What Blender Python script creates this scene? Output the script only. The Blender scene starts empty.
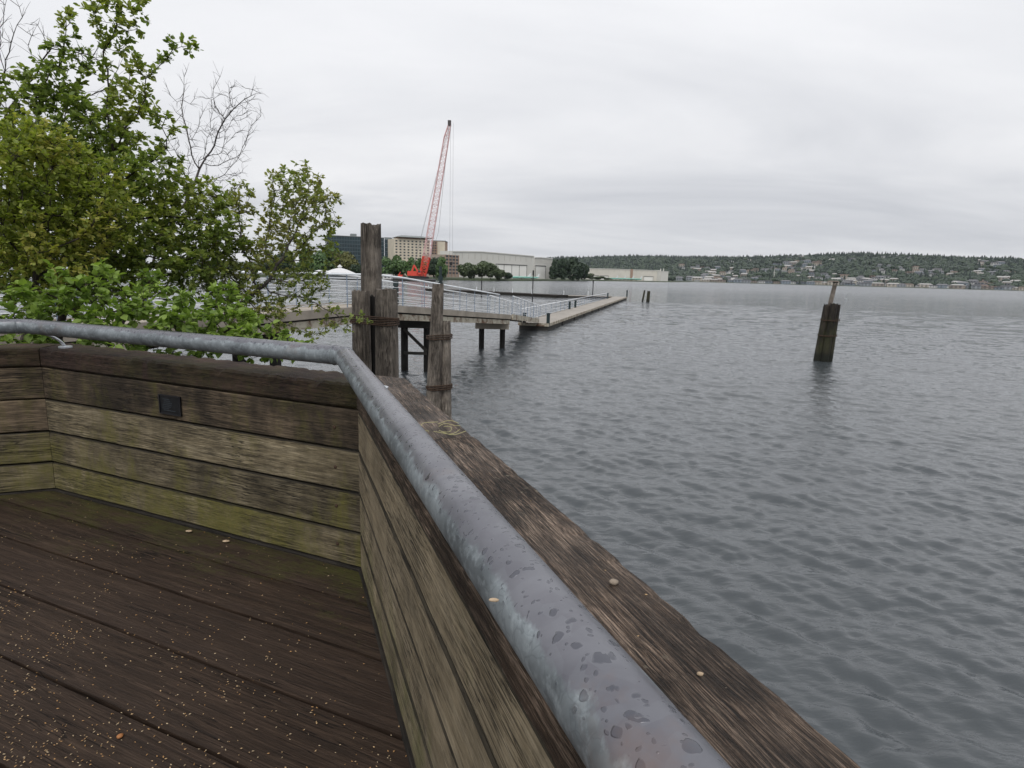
import bpy, bmesh, math, random
import numpy as np
from mathutils import Vector, Matrix, noise as mnoise
from mathutils.kdtree import KDTree
random.seed(7); RS = np.random.RandomState(11)
C = bpy.context.scene.collection
rad = math.radians
# ---------------------------------------------------------------- camera
FPX = 600.0; HC = 4.0
pitch = math.atan((384-275.6)/600); roll = math.atan(.026)
F = np.array([0, math.cos(pitch), -math.sin(pitch)]); R0 = np.array([1., 0, 0]); U0 = np.cross(R0, F)
RR = R0*math.cos(roll)+U0*math.sin(roll); UU = U0*math.cos(roll)-R0*math.sin(roll)
CP = np.array([0, 0, HC])
def ray(x, y): return F*FPX+RR*(x-512)-UU*(y-384)
def atz(x, y, z):
    d = ray(x, y); return CP+d*(z-HC)/d[2]
def aty(x, y, Y):
    d = ray(x, y); return CP+d*Y/d[1]
cam = bpy.data.cameras.new('camera'); co = bpy.data.objects.new('camera', cam); C.objects.link(co)
cam.sensor_fit = 'HORIZONTAL'; cam.sensor_width = 36; cam.lens = 36*FPX/1024; cam.clip_start = .02; cam.clip_end = 20000
M3 = Matrix(((RR[0], UU[0], -F[0]), (RR[1], UU[1], -F[1]), (RR[2], UU[2], -F[2])))
co.matrix_world = Matrix.Translation(CP) @ M3.to_4x4()
bpy.context.scene.camera = co
# ---------------------------------------------------------------- mesh helpers
class MB:
    def __init__(s): s.v = []; s.f = []; s.m = []
    def add(s, vs, fs, m=0):
        o = len(s.v); s.v += [tuple(v) for v in vs]; s.f += [tuple(i+o for i in f) for f in fs]; s.m += [m]*len(fs)
    def box(s, x0, x1, y0, y1, z0, z1, m=0):
        s.add([(x0,y0,z0),(x1,y0,z0),(x1,y1,z0),(x0,y1,z0),(x0,y0,z1),(x1,y0,z1),(x1,y1,z1),(x0,y1,z1)],
              [(0,3,2,1),(4,5,6,7),(0,1,5,4),(1,2,6,5),(2,3,7,6),(3,0,4,7)], m)
    def beam(s, a, b, w, h, m=0):       # box beam from a to b, width w, height h (centred)
        a = Vector(a); b = Vector(b); d = (b-a).normalized()
        up = Vector((0,0,1)) if abs(d.z) < .95 else Vector((0,1,0))
        sx = d.cross(up).normalized(); uz = sx.cross(d)
        vs = []
        for p in (a, b):
            for i, j in ((-1,-1),(1,-1),(1,1),(-1,1)): vs.append(p+sx*(i*w/2)+uz*(j*h/2))
        s.add(vs, [(0,1,2,3),(7,6,5,4),(0,4,5,1),(1,5,6,2),(2,6,7,3),(3,7,4,0)], m)
    def tube(s, pts, rs, seg=8, m=0, caps=True):
        pts = [Vector(p) for p in pts]; n = len(pts)
        if not hasattr(rs, '__len__'): rs = [rs]*n
        t0 = (pts[1]-pts[0]).normalized()
        ref = Vector((0,0,1)) if abs(t0.z) < .9 else Vector((1,0,0))
        nx = t0.cross(ref).normalized(); vs = []
        for i, p in enumerate(pts):
            if i == 0: t = pts[1]-pts[0]
            elif i == n-1: t = pts[-1]-pts[-2]
            else: t = (pts[i+1]-pts[i]).normalized()+(pts[i]-pts[i-1]).normalized()
            t.normalize(); nx = (nx-t*nx.dot(t)).normalized(); ny = t.cross(nx)
            for k in range(seg):
                a = 2*math.pi*k/seg; vs.append(p+(nx*math.cos(a)+ny*math.sin(a))*rs[i])
        fs = [(i*seg+k, i*seg+(k+1) % seg, (i+1)*seg+(k+1) % seg, (i+1)*seg+k) for i in range(n-1) for k in range(seg)]
        if caps: fs += [tuple(range(seg))[::-1], tuple((n-1)*seg+k for k in range(seg))]
        s.add(vs, fs, m)
    def build(s, name, mats, parent=None, smooth=False, loc=None):
        me = bpy.data.meshes.new(name); me.from_pydata(s.v, [], s.f)
        if not isinstance(mats, (list, tuple)): mats = [mats]
        for m in mats: me.materials.append(m)
        if len(mats) > 1: me.polygons.foreach_set('material_index', s.m)
        if smooth: me.polygons.foreach_set('use_smooth', [True]*len(s.f))
        me.update()
        return obj(name, me, parent, loc)
def obj(name, me, parent=None, loc=None):
    o = bpy.data.objects.new(name, me); C.objects.link(o)
    if parent: o.parent = parent
    if loc is not None: o.location = loc
    return o
def tag(o, label, cat, group=None):
    o['label'] = label; o['category'] = cat
    if group: o['group'] = group
    return o
def empty(name, loc=(0,0,0), rz=0, label=None, cat=None, group=None):
    o = bpy.data.objects.new(name, None); C.objects.link(o); o.location = loc; o.rotation_euler = (0,0,rz); o.empty_display_size = .1
    if label: tag(o, label, cat, group)
    return o
def struct(o): o['kind'] = 'structure'; return o
def stuff(o, label, cat): o['kind'] = 'stuff'; return tag(o, label, cat)
def npmesh(name, V, Fq, mats, smooth=False, mi=None):
    me = bpy.data.meshes.new(name); n = len(V); k = Fq.shape[1]; nf = len(Fq)
    me.vertices.add(n); me.vertices.foreach_set('co', V.astype(np.float32).ravel())
    me.loops.add(nf*k); me.loops.foreach_set('vertex_index', Fq.astype(np.int32).ravel())
    me.polygons.add(nf); me.polygons.foreach_set('loop_start', (np.arange(nf)*k).astype(np.int32))
    me.polygons.foreach_set('loop_total', np.full(nf, k, np.int32))
    for m in mats: me.materials.append(m)
    if mi is not None: me.polygons.foreach_set('material_index', mi.astype(np.int32))
    me.polygons.foreach_set('use_smooth', np.full(nf, smooth))
    me.update(calc_edges=True); me.validate(); return me
# ---------------------------------------------------------------- material helpers
class NT:
    def __init__(s, name):
        s.m = bpy.data.materials.new(name); s.m.use_nodes = True; s.t = s.m.node_tree; s.t.nodes.clear()
        s.out = s.n('ShaderNodeOutputMaterial')
    def n(s, typ, **kw):
        o = s.t.nodes.new(typ)
        for k, v in kw.items(): setattr(o, k, v)
        return o
    def l(s, a, b): s.t.links.new(a, b)
    def put(s, sock, v):
        if hasattr(v, 'is_output') or hasattr(v, 'links'): s.l(v, sock)
        else: sock.default_value = v
    def coord(s, scale=(1,1,1), kind='Object', rnd=True, loc=(0,0,0), rot=(0,0,0)):
        tc = s.n('ShaderNodeTexCoord'); v = tc.outputs[kind]
        if rnd:
            oi = s.n('ShaderNodeObjectInfo'); cm = s.n('ShaderNodeCombineXYZ')
            a = s.math('MULTIPLY', oi.outputs['Random'], 37.); s.l(a, cm.inputs[0]); s.l(a, cm.inputs[1]); s.l(a, cm.inputs[2])
            ad = s.n('ShaderNodeVectorMath', operation='ADD'); s.l(v, ad.inputs[0]); s.l(cm.outputs[0], ad.inputs[1]); v = ad.outputs[0]
        mp = s.n('ShaderNodeMapping'); s.l(v, mp.inputs[0]); mp.inputs['Scale'].default_value = scale; mp.inputs['Location'].default_value = loc
        mp.inputs['Rotation'].default_value = rot
        return mp.outputs[0]
    def noise(s, vec, scale=1., detail=4., rough=.55, dist=0., col=False):
        o = s.n('ShaderNodeTexNoise'); s.l(vec, o.inputs['Vector'])
        o.inputs['Scale'].default_value = scale; o.inputs['Detail'].default_value = detail
        o.inputs['Roughness'].default_value = rough; o.inputs['Distortion'].default_value = dist
        return o.outputs['Color' if col else 'Fac']
    def voro(s, vec, scale=1., feature='F1', out='Distance', rnd=1.):
        o = s.n('ShaderNodeTexVoronoi', feature=feature); s.l(vec, o.inputs['Vector']); o.inputs['Scale'].default_value = scale
        o.inputs['Randomness'].default_value = rnd
        return o.outputs[out]
    def math(s, op, a, b=0., c=0., clamp=False):
        o = s.n('ShaderNodeMath', operation=op, use_clamp=clamp)
        for i, v in enumerate((a, b, c)): s.put(o.inputs[i], v)
        return o.outputs[0]
    def mapr(s, v, a, b, c=0., d=1., smooth=False):
        o = s.n('ShaderNodeMapRange', clamp=True)
        if smooth: o.interpolation_type = 'SMOOTHSTEP'
        for i, x in enumerate((v, a, b, c, d)): s.put(o.inputs[i], x)
        return o.outputs[0]
    def mix(s, f, a, b, typ='MIX'):
        o = s.n('ShaderNodeMix', data_type='RGBA', blend_type=typ)
        s.put(o.inputs[0], f)
        for i, v in ((6, a), (7, b)):
            if isinstance(v, tuple) and len(v) == 3: v = v+(1,)
            s.put(o.inputs[i], v)
        return o.outputs[2]
    def ramp(s, f, stops):
        o = s.n('ShaderNodeValToRGB'); s.l(f, o.inputs[0]); e = o.color_ramp.elements
        while len(e) < len(stops): e.new(.5)
        for i, (p, c) in enumerate(stops): e[i].position = p; e[i].color = (*c, 1)
        return o.outputs[0]
    def sep(s, v):
        o = s.n('ShaderNodeSeparateXYZ'); s.l(v, o.inputs[0]); return o.outputs
    def bump(s, h, dist=.01, strength=1., nrm=None):
        o = s.n('ShaderNodeBump'); s.l(h, o.inputs['Height']); o.inputs['Distance'].default_value = dist; o.inputs['Strength'].default_value = strength
        if nrm: s.l(nrm, o.inputs['Normal'])
        return o.outputs[0]
    def bsdf(s, col, rough=.7, nrm=None, metal=0., spec=.5, **kw):
        o = s.n('ShaderNodeBsdfPrincipled')
        if isinstance(col, tuple) and len(col) == 3: col = col+(1,)
        s.put(o.inputs['Base Color'], col); s.put(o.inputs['Roughness'], rough); s.put(o.inputs['Metallic'], metal)
        s.put(o.inputs['Specular IOR Level'], spec)
        for k, v in kw.items(): s.put(o.inputs[k.replace('_', ' ')], v)
        if nrm: s.l(nrm, o.inputs['Normal'])
        s.l(o.outputs[0], s.out.inputs[0]); return s.m
def simple(name, col, rough=.7, metal=0., var=.15, scale=3., bump=0.):
    t = NT(name); v = t.coord(); n = t.noise(v, scale, 5, .6)
    c = t.mix(t.mapr(n, .3, .7), tuple(x*(1-var) for x in col), tuple(min(1, x*(1+var)) for x in col))
    nr = t.bump(t.noise(v, scale*8, 4), bump) if bump else None
    return t.bsdf(c, rough, nr, metal)
def wood(name, dark, mid, light, ax=0, moss=0., gs=1., rough=.75, mosscol=(.085,.085,.012), mtop=.5, bd=.004, wet=0., spec=.3, stain=.5, gapcol=(.012,.009,.007), lichen=0., lowz=0., ridge=0., tide=0., joint=0.):
    """weathered timber: long grain along local axis ax, cracks, stains, moss low down"""
    t = NT(name)
    def sc(l, c):
        r = [c, c, c]; r[ax] = l; return tuple(x*gs for x in r)
    g1 = t.noise(t.coord(sc(2.2, 26)), 1, 8, .72, .35)
    g2 = t.noise(t.coord(sc(9, 210)), 1, 4, .7, .2)
    cr = t.noise(t.coord(sc(1.6, 40), loc=(3,7,5)), 1, 4, .6, .5)
    cr2 = t.noise(t.coord(sc(2.6, 110), loc=(1,4,8)), 1, 2, .5, .3)
    bl = t.noise(t.coord((2.2,2.2,2.2), loc=(9,1,4)), 1, 4, .6)
    fine = t.noise(t.coord((60,60,60)), 1, 3, .6)
    g = t.math('ADD', t.math('MULTIPLY', g1, .6), t.math('MULTIPLY', g2, .4))
    c = t.ramp(g, [(.30, dark), (.48, mid), (.68, light)])
    crack = t.mapr(t.math('ABSOLUTE', t.math('SUBTRACT', cr, .5)), .004, .022, 1., 0.)
    crack = t.math('MULTIPLY', crack, t.mapr(bl, .35, .6))
    c = t.mix(crack, c, gapcol)
    ck2 = t.math('MULTIPLY', t.mapr(t.math('ABSOLUTE', t.math('SUBTRACT', cr2, .5)), .004, .03, 1., 0.), t.mapr(bl, .30, .55))
    c = t.mix(t.math('MULTIPLY', ck2, .75), c, gapcol); crack = t.math('MAXIMUM', crack, t.math('MULTIPLY', ck2, .6))
    pv = t.mapr(t.noise(t.coord((5,5,5), loc=(6,2,2)), 1, 5, .7), .3, .7, .62, 1.35); pc = t.n('ShaderNodeCombineXYZ')
    for q in range(3): t.l(pv, pc.inputs[q])
    c = t.mix(1., c, pc.outputs[0], 'MULTIPLY')
    oi = t.n('ShaderNodeObjectInfo'); tn = t.n('ShaderNodeCombineXYZ')
    tv = t.mapr(oi.outputs['Random'], 0, 1, .82, 1.16)
    if ridge: tv = t.math('MULTIPLY', tv, t.mapr(g2, .36, .64, 1-ridge, 1+ridge))
    for q in range(3): t.l(tv, tn.inputs[q])
    c = t.mix(1., c, tn.outputs[0], 'MULTIPLY')
    grit = t.mapr(fine, .62, .72); c = t.mix(t.math('MULTIPLY', grit, .22), c, light)
    st = t.mapr(t.noise(t.coord((3,3,.9) if ax != 2 else (3,3,.9), loc=(2,8,1)), 1, 4, .6), .45, .62)
    c = t.mix(t.math('MULTIPLY', st, stain), c, tuple(x*.55 for x in dark))
    if moss:
        z = t.sep(t.coord(rnd=False))[2]
        mn = t.noise(t.coord((4.5,4.5,1.8), loc=(1,2,3)), 1, 7, .68, .3)
        mask = t.math('ADD', mn, t.mapr(z, lowz, mtop, .20, -.06))
        mask = t.math('ADD', mask, t.math('MULTIPLY', t.math('SUBTRACT', fine, .5), .25))
        mask = t.math('MULTIPLY', t.mapr(mask, .56, .76), moss)
        mask = t.math('MULTIPLY', mask, t.mapr(crack, 0, 1, 1, .3))
        c = t.mix(mask, c, t.mix(fine, mosscol, (mosscol[0]*.45, mosscol[1]*.6, mosscol[2]*.8)))
    if tide:
        zt = t.math('ADD', t.sep(t.coord(rnd=False))[2], t.math('MULTIPLY', bl, .35)); c = t.mix(t.mapr(zt, tide, tide+.25, .9, 0.), c, (.010,.012,.008))
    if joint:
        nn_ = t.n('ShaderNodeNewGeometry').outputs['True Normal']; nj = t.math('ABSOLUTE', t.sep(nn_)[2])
        c = t.mix(t.math('MULTIPLY', t.mapr(nj, .25, .6), joint), c, (.012,.010,.007))  # joint grime plus seam shade, painted on up- and down-facing faces
    if lichen:
        li = t.mapr(t.noise(t.coord((38,38,38), loc=(4,4,9)), 1, 3, .6), .62, .70)
        li = t.math('MULTIPLY', li, t.mapr(bl, .5, .62)); c = t.mix(t.math('MULTIPLY', li, lichen), c, (.30,.27,.20))
    h = t.math('ADD', t.math('MULTIPLY', g2, .7), t.math('MULTIPLY', g1, .8))
    h = t.math('SUBTRACT', h, t.math('MULTIPLY', crack, .9))
    h = t.math('ADD', h, t.math('MULTIPLY', fine, .15))
    r = t.mapr(bl, .35, .65, rough-wet, rough) if wet else rough
    return t.bsdf(c, r, t.bump(h, bd), spec=spec)
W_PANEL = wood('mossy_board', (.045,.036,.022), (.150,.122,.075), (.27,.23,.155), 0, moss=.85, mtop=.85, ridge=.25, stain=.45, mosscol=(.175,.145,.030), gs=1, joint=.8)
W_PANEL_TOP = wood('brown_board', (.030,.022,.014), (.095,.070,.045), (.20,.15,.10), 0, ridge=.25, moss=.55, mtop=1.2, stain=.8, mosscol=(.14,.12,.02))
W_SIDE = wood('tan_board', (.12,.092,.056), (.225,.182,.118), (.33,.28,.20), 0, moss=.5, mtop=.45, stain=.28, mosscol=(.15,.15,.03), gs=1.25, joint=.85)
W_CAP = wood('cap_timber', (.014,.009,.006), (.062,.040,.026), (.30,.225,.17), 0, moss=.45, lowz=-2, mtop=-1, gs=1.6, bd=.007, stain=.55, rough=.75, wet=.25, lichen=.8, mosscol=(.085,.075,.018), ridge=.55)
W_CAP2 = wood('red_brown_cap_timber', (.016,.009,.007), (.045,.026,.019), (.085,.053,.040), 0, gs=1.1, bd=.005, stain=.45, moss=.35, mtop=3, rough=.75)
W_DARK = wood('dark_timber', (.01,.008,.006), (.022,.018,.014), (.05,.042,.033), 0)
W_PILE = wood('grey_pile_wood', (.065,.052,.042), (.185,.158,.132), (.32,.285,.245), 2, gs=.75, bd=.012, stain=.5, rough=.85, gapcol=(.02,.016,.012), ridge=.3, tide=.5)
W_PILE_D = wood('wet_pile_wood', (.007,.0055,.005), (.028,.022,.017), (.075,.062,.048), 2, gs=.6, bd=.012, stain=.6, moss=.4, ridge=.4, tide=.5, mosscol=(.07,.075,.02), lowz=1.5, mtop=3.2, rough=.7)
W_BLACK = wood('creosote_pile', (.006,.006,.006), (.016,.015,.014), (.035,.033,.03), 2, gs=.6, bd=.01)
# deck planks
t = NT('deck_planks')
g1 = t.noise(t.coord((1.6,34,24), rnd=False), 1, 8, .72, .3); g2 = t.noise(t.coord((7,170,60), rnd=False), 1, 4, .68, .2)
geo = t.n('ShaderNodeNewGeometry'); isl = geo.outputs['Random Per Island']
bl = t.noise(t.coord((1.6,2.5,2), rnd=False, loc=(3,3,3)), 1, 5, .6)
c = t.ramp(t.math('ADD', t.math('MULTIPLY', g1, .6), t.math('MULTIPLY', g2, .4)), [(.28,(.008,.0055,.0042)), (.49,(.031,.0195,.0130)), (.72,(.088,.058,.040))])
c = t.mix(t.mapr(isl, 0, 1, 0, .35), c, (.04,.026,.020))
crk = t.noise(t.coord((.9,26,10), rnd=False, loc=(8,1,0)), 1, 3, .5, .6)
crack = t.math('MULTIPLY', t.mapr(t.math('ABSOLUTE', t.math('SUBTRACT', crk, .5)), .003, .012, .8, 0.), t.mapr(bl, .45, .62))
c = t.mix(crack, c, (.004,.003,.003))
xyz = t.sep(t.coord(rnd=False)); fine = t.noise(t.coord((45,45,45), rnd=False), 1, 4, .7)
near = t.mapr(xyz[1], -.75, -.02, 0., 1.)
left = t.mapr(xyz[0], .2, 2.3, -.02, .16)
mm = t.math('ADD', t.math('ADD', t.math('MULTIPLY', near, .25), left), t.math('MULTIPLY', t.noise(t.coord((1.8,5,4), rnd=False), 1, 6, .7), .7))
mm = t.math('ADD', mm, t.math('MULTIPLY', t.math('SUBTRACT', fine, .5), .35))
mask = t.math('MULTIPLY', t.mapr(mm, .48, .66), t.mapr(near, .05, .5, 0, .85))
c = t.mix(mask, c, t.mix(fine, (.085,.082,.018), (.025,.030,.008)))
h = t.math('SUBTRACT', t.math('ADD', t.math('MULTIPLY', g1, .9), t.math('MULTIPLY', g2, .7)), crack)
DECK = t.bsdf(c, t.mapr(bl, .35, .65, .55, .8), t.bump(h, .007), spec=.22)
# galvanised pipe
t = NT('wet_galvanised_steel'); v = t.coord(rnd=False, kind='Object')
big = t.noise(v, 5, 5, .65, .8); sp = t.voro(t.coord((1,1,1), rnd=False), 42, out='Color'); spf = t.sep(sp)[0]
wp = t.n('ShaderNodeVectorMath', operation='ADD'); t.l(v, wp.inputs[0])
wn = t.n('ShaderNodeVectorMath', operation='SCALE'); t.l(t.noise(v, 16, 3, .6, col=True), wn.inputs[0]); wn.inputs['Scale'].default_value = .05; t.l(wn.outputs[0], wp.inputs[1])
edge = t.voro(wp.outputs[0], 36, feature='DISTANCE_TO_EDGE'); 
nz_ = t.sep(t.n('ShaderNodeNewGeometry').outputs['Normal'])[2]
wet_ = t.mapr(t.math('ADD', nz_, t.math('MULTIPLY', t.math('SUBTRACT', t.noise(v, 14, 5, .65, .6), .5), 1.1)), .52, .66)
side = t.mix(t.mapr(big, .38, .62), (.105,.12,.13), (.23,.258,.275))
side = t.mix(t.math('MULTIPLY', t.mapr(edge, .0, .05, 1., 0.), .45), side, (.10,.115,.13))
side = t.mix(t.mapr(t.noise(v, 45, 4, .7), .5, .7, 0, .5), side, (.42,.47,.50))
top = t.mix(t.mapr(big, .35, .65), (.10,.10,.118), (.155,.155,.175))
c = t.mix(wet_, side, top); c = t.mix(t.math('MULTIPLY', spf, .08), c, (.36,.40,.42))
dv = t.voro(wp.outputs[0], 52, out='Distance'); dc = t.sep(t.voro(wp.outputs[0], 52, out='Color'))
drop = t.mapr(dv, t.mapr(dc[0], 0, 1, .14, .46), t.mapr(dc[0], 0, 1, .06, .40), 0., 1.)
drop = t.math('MULTIPLY', drop, t.math('GREATER_THAN', dc[1], .45))
d2 = t.voro(wp.outputs[0], 125, out='Distance'); e2 = t.sep(t.voro(wp.outputs[0], 125, out='Color'))
drop2 = t.math('MULTIPLY', t.mapr(d2, t.mapr(e2[0], 0, 1, .12, .45), t.mapr(e2[0], 0, 1, .0, .32), 0., 1.), t.math('GREATER_THAN', e2[1], .55))
drop = t.math('MAXIMUM', drop, t.math('MULTIPLY', drop2, .8))
drop = t.math('MULTIPLY', drop, t.mapr(nz_, .2, .6))
c = t.mix(t.math('MULTIPLY', drop, .6), c, (.045,.048,.064))
ru = t.mapr(t.noise(t.coord((1,1,1), rnd=False, loc=(5,5,5)), 3.2, 6, .7), .58, .70); c = t.mix(t.math('MULTIPLY', ru, .4), c, (.17,.10,.07))
rg = t.mix(wet_, t.mapr(t.noise(v, 11, 4, .6), .3, .7, .38, .58), (.30,.30,.30,1)); rg = t.mix(drop, rg, (.05,.05,.05,1))
hh = t.math('ADD', t.math('MULTIPLY', drop, .8), t.math('MULTIPLY', t.noise(v, 60, 3, .5), .15))
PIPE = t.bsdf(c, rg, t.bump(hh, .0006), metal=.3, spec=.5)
GALV = simple('bright_galvanised', (.55,.57,.60), .4, .6, .2, 20)
RUSTW = NT('rusty_white_paint'); v = RUSTW.coord(rnd=False)
_r = RUSTW.mapr(RUSTW.noise(v, 2.2, 8, .75, .5), .46, .60)
RUSTW = RUSTW.bsdf(RUSTW.mix(_r, (.44,.41,.33), RUSTW.mix(RUSTW.noise(v, 9), (.06,.028,.014), (.17,.09,.05))), .75)
CONC = simple('weathered_concrete', (.30,.265,.22), .9, 0, .3, 1.2, .003)
CONC_L = simple('pale_float_deck', (.30,.275,.245), .9, 0, .2, .8)
RAILW = simple('white_painted_rail', (.80,.83,.86), .5, 0, .1)
RAILB = simple('blue_grey_post', (.20,.25,.32), .5, 0, .2)
GREEN_D = simple('dark_green_rubber', (.010,.024,.026), .6)
BLACKM = simple('black_rubber', (.012,.012,.013), .7)
RUST = simple('rusty_steel', (.06,.035,.022), .85, .2, .4, 15)
FLOATM = simple('dark_float_side', (.03,.028,.024), .8, 0, .4, 1.)
SHINGLE = simple('grey_shingle', (.2,.19,.18), .9)
# ---------------------------------------------------------------- world + sun
w = bpy.data.worlds.new('World'); bpy.context.scene.world = w; w.use_nodes = True
wt = NT.__new__(NT); wt.t = w.node_tree; wt.t.nodes.clear(); wt.out = wt.n('ShaderNodeOutputWorld')
SUN_EL, SUN_AZ = rad(55), rad(190)
sky = wt.n('ShaderNodeTexSky', sky_type='NISHITA'); sky.sun_disc = False; sky.sun_elevation = SUN_EL; sky.sun_rotation = SUN_AZ
tc = wt.n('ShaderNodeTexCoord'); gen = tc.outputs['Generated']; sx, sy, sz = wt.sep(gen)
zz = wt.math('ADD', wt.math('MAXIMUM', sz, 0.), .13)
cm = wt.n('ShaderNodeCombineXYZ'); wt.l(wt.math('DIVIDE', sx, zz), cm.inputs[0]); wt.l(wt.math('DIVIDE', sy, zz), cm.inputs[1])
mp = wt.n('ShaderNodeMapping'); wt.l(cm.outputs[0], mp.inputs[0]); mp.inputs['Scale'].default_value = (.55, 1.0, 1); mp.inputs['Location'].default_value = (2.3, .7, 0)
cn = wt.noise(mp.outputs[0], .8, 7, .56, .5); cn2 = wt.noise(mp.outputs[0], .25, 3, .5)
cl = wt.math('ADD', wt.math('MULTIPLY', cn, .62), wt.math('MULTIPLY', cn2, .38))
lo = wt.mapr(sz, 0., .45, 0., 1., True)
cA = wt.ramp(wt.mapr(cl, .36, .64), [(0., (.50,.515,.555)), (.5, (.64,.65,.68)), (1., (.79,.79,.805))])
cB = wt.ramp(wt.mapr(cl, .36, .64), [(0., (.79,.80,.83)), (1., (.95,.955,.975))])
cc = wt.mix(lo, cA, cB)
cc = wt.mix(wt.mapr(sz, -.3, -.02, 1., 0.), cc, (.10,.11,.11))
sk = wt.n('ShaderNodeVectorMath', operation='SCALE'); wt.l(sky.outputs[0], sk.inputs[0]); sk.inputs['Scale'].default_value = .9
scl = wt.n('ShaderNodeVectorMath', operation='SCALE'); wt.l(cc, scl.inputs[0]); scl.inputs['Scale'].default_value = 10.
mx = wt.mix(.97, sk.outputs[0], scl.outputs[0])
bg = wt.n('ShaderNodeBackground'); wt.l(mx, bg.inputs[0]); bg.inputs[1].default_value = .1; wt.l(bg.outputs[0], wt.out.inputs[0])
sl = bpy.data.lights.new('sun', 'SUN'); sl.energy = 1.5; sl.angle = rad(40); sl.color = (1, .97, .93)
so = bpy.data.objects.new('sun', sl); C.objects.link(so)
so.rotation_euler = (math.pi/2-SUN_EL, 0, math.pi-SUN_AZ)
vs_ = bpy.context.scene.view_settings; vs_.view_transform = 'Standard'; vs_.look = 'None'; vs_.gamma = 1; vs_.exposure = .12; vs_.use_curve_mapping = False
# ---------------------------------------------------------------- water
g = []; r = 1.0
while r < 3: g.append(r); r *= 1.02
while r < 110: g.append(r); r *= 1.0048
while r < 900: g.append(r); r *= 1.012
while r < 12000: g.append(r); r *= 1.06
g = np.array(g); th = np.radians(np.concatenate([np.arange(-120, -56, .5), np.arange(-56, 56, .105), np.arange(56, 120.1, .5)]))
Rg, Tg = np.meshgrid(g, th, indexing='ij'); X = Rg*np.sin(Tg); Y = Rg*np.cos(Tg); Z = np.zeros_like(X)
sp_ = np.maximum(np.gradient(g)[:, None]*np.ones_like(Rg), Rg*math.radians(.105))
patch = .55+.45*np.sin(X*.11+.6*np.sin(Y*.07)+1)*np.sin(Y*.09+.7*np.sin(X*.05))
for i in range(70):
    lam = .15*(1.058**i)*RS.uniform(.95, 1.05); k = 2*math.pi/lam
    a = rad(12)+RS.normal()*rad(38 if lam < 1.2 else 18)
    sl_ = .047*(1. if lam < .55 else (.55/lam)**1.05)*(min(1, lam/.22)**1.2)
    wgt = np.clip((lam/sp_-2.2)/2., 0, 1)
    wgt = wgt*(1 if lam > 1 else (.75+.45*patch))
    ph = k*(X*math.sin(a)+Y*math.cos(a))+RS.uniform(0, 6.28)
    ph = ph+.5*np.sin(.35*k*(X*math.cos(a)-Y*math.sin(a))+RS.uniform(0, 6))
    s_ = np.sin(ph); Z += wgt*sl_/k*(s_+.18*np.cos(2*ph))
V = np.stack([X, Y, Z], -1).reshape(-1, 3); nr, nt_ = Rg.shape
idx = np.arange(nr*nt_).reshape(nr, nt_)
Fq = np.stack([idx[:-1,:-1], idx[:-1,1:], idx[1:,1:], idx[1:,:-1]], -1).reshape(-1, 4)[:, ::-1]
t = NT('lake_water'); v = t.coord((1,1,1), rnd=False, rot=(0,0,rad(12)))
m1 = t.coord((1.0,2.6,1), rnd=False, rot=(0,0,rad(12)))
n1 = t.noise(m1, 1.7, 5, .62, .4); n2 = t.noise(m1, 5, 3, .55, .3); n3 = t.noise(t.coord((.05,.09,1), rnd=False), 1, 3, .5)
ln = t.n('ShaderNodeVectorMath', operation='LENGTH'); t.l(t.coord(rnd=False), ln.inputs[0])
farw = t.mapr(ln.outputs['Value'], 8, 60, .10, .8)
hh = t.math('ADD', t.math('MULTIPLY', t.math('MULTIPLY', n1, farw), 1.), t.math('MULTIPLY', n2, .08))
hh = t.math('MULTIPLY', hh, t.mapr(n3, .35, .65, .75, 1.15))
cw = t.mix(t.mapr(n3, .35, .65), (.042,.050,.055), (.056,.064,.071))
hh = t.math('MULTIPLY', hh, t.mapr(ln.outputs['Value'], 60, 500, 1., 1.6))
WATER = t.bsdf(cw, t.mapr(ln.outputs['Value'], 25, 450, .04, .20), t.bump(hh, .20, .8), IOR=1.52)
struct(obj('water', npmesh('water', V, Fq, [WATER], True)))
# ---------------------------------------------------------------- deck frame
ZD = HC-1.45
A = Vector((-.722, 2.750, ZD)); 
def hv(h): return Vector((math.sin(rad(h)), math.cos(rad(h)), 0))
H1, H2, H3 = -21.15, -66.75, -111.75
L2 = 2.43; B = A+hv(H2)*L2
def frame(o, hx, hy):       # local x along heading hx, local y heading hy (may be mirrored -> use scale)
    x = hv(hx); y = hv(hy); z = x.cross(y)
    return Matrix(((x.x, y.x, 0, o.x), (x.y, y.y, 0, o.y), (0, 0, 1, o.z), (0, 0, 0, 1)))
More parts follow.
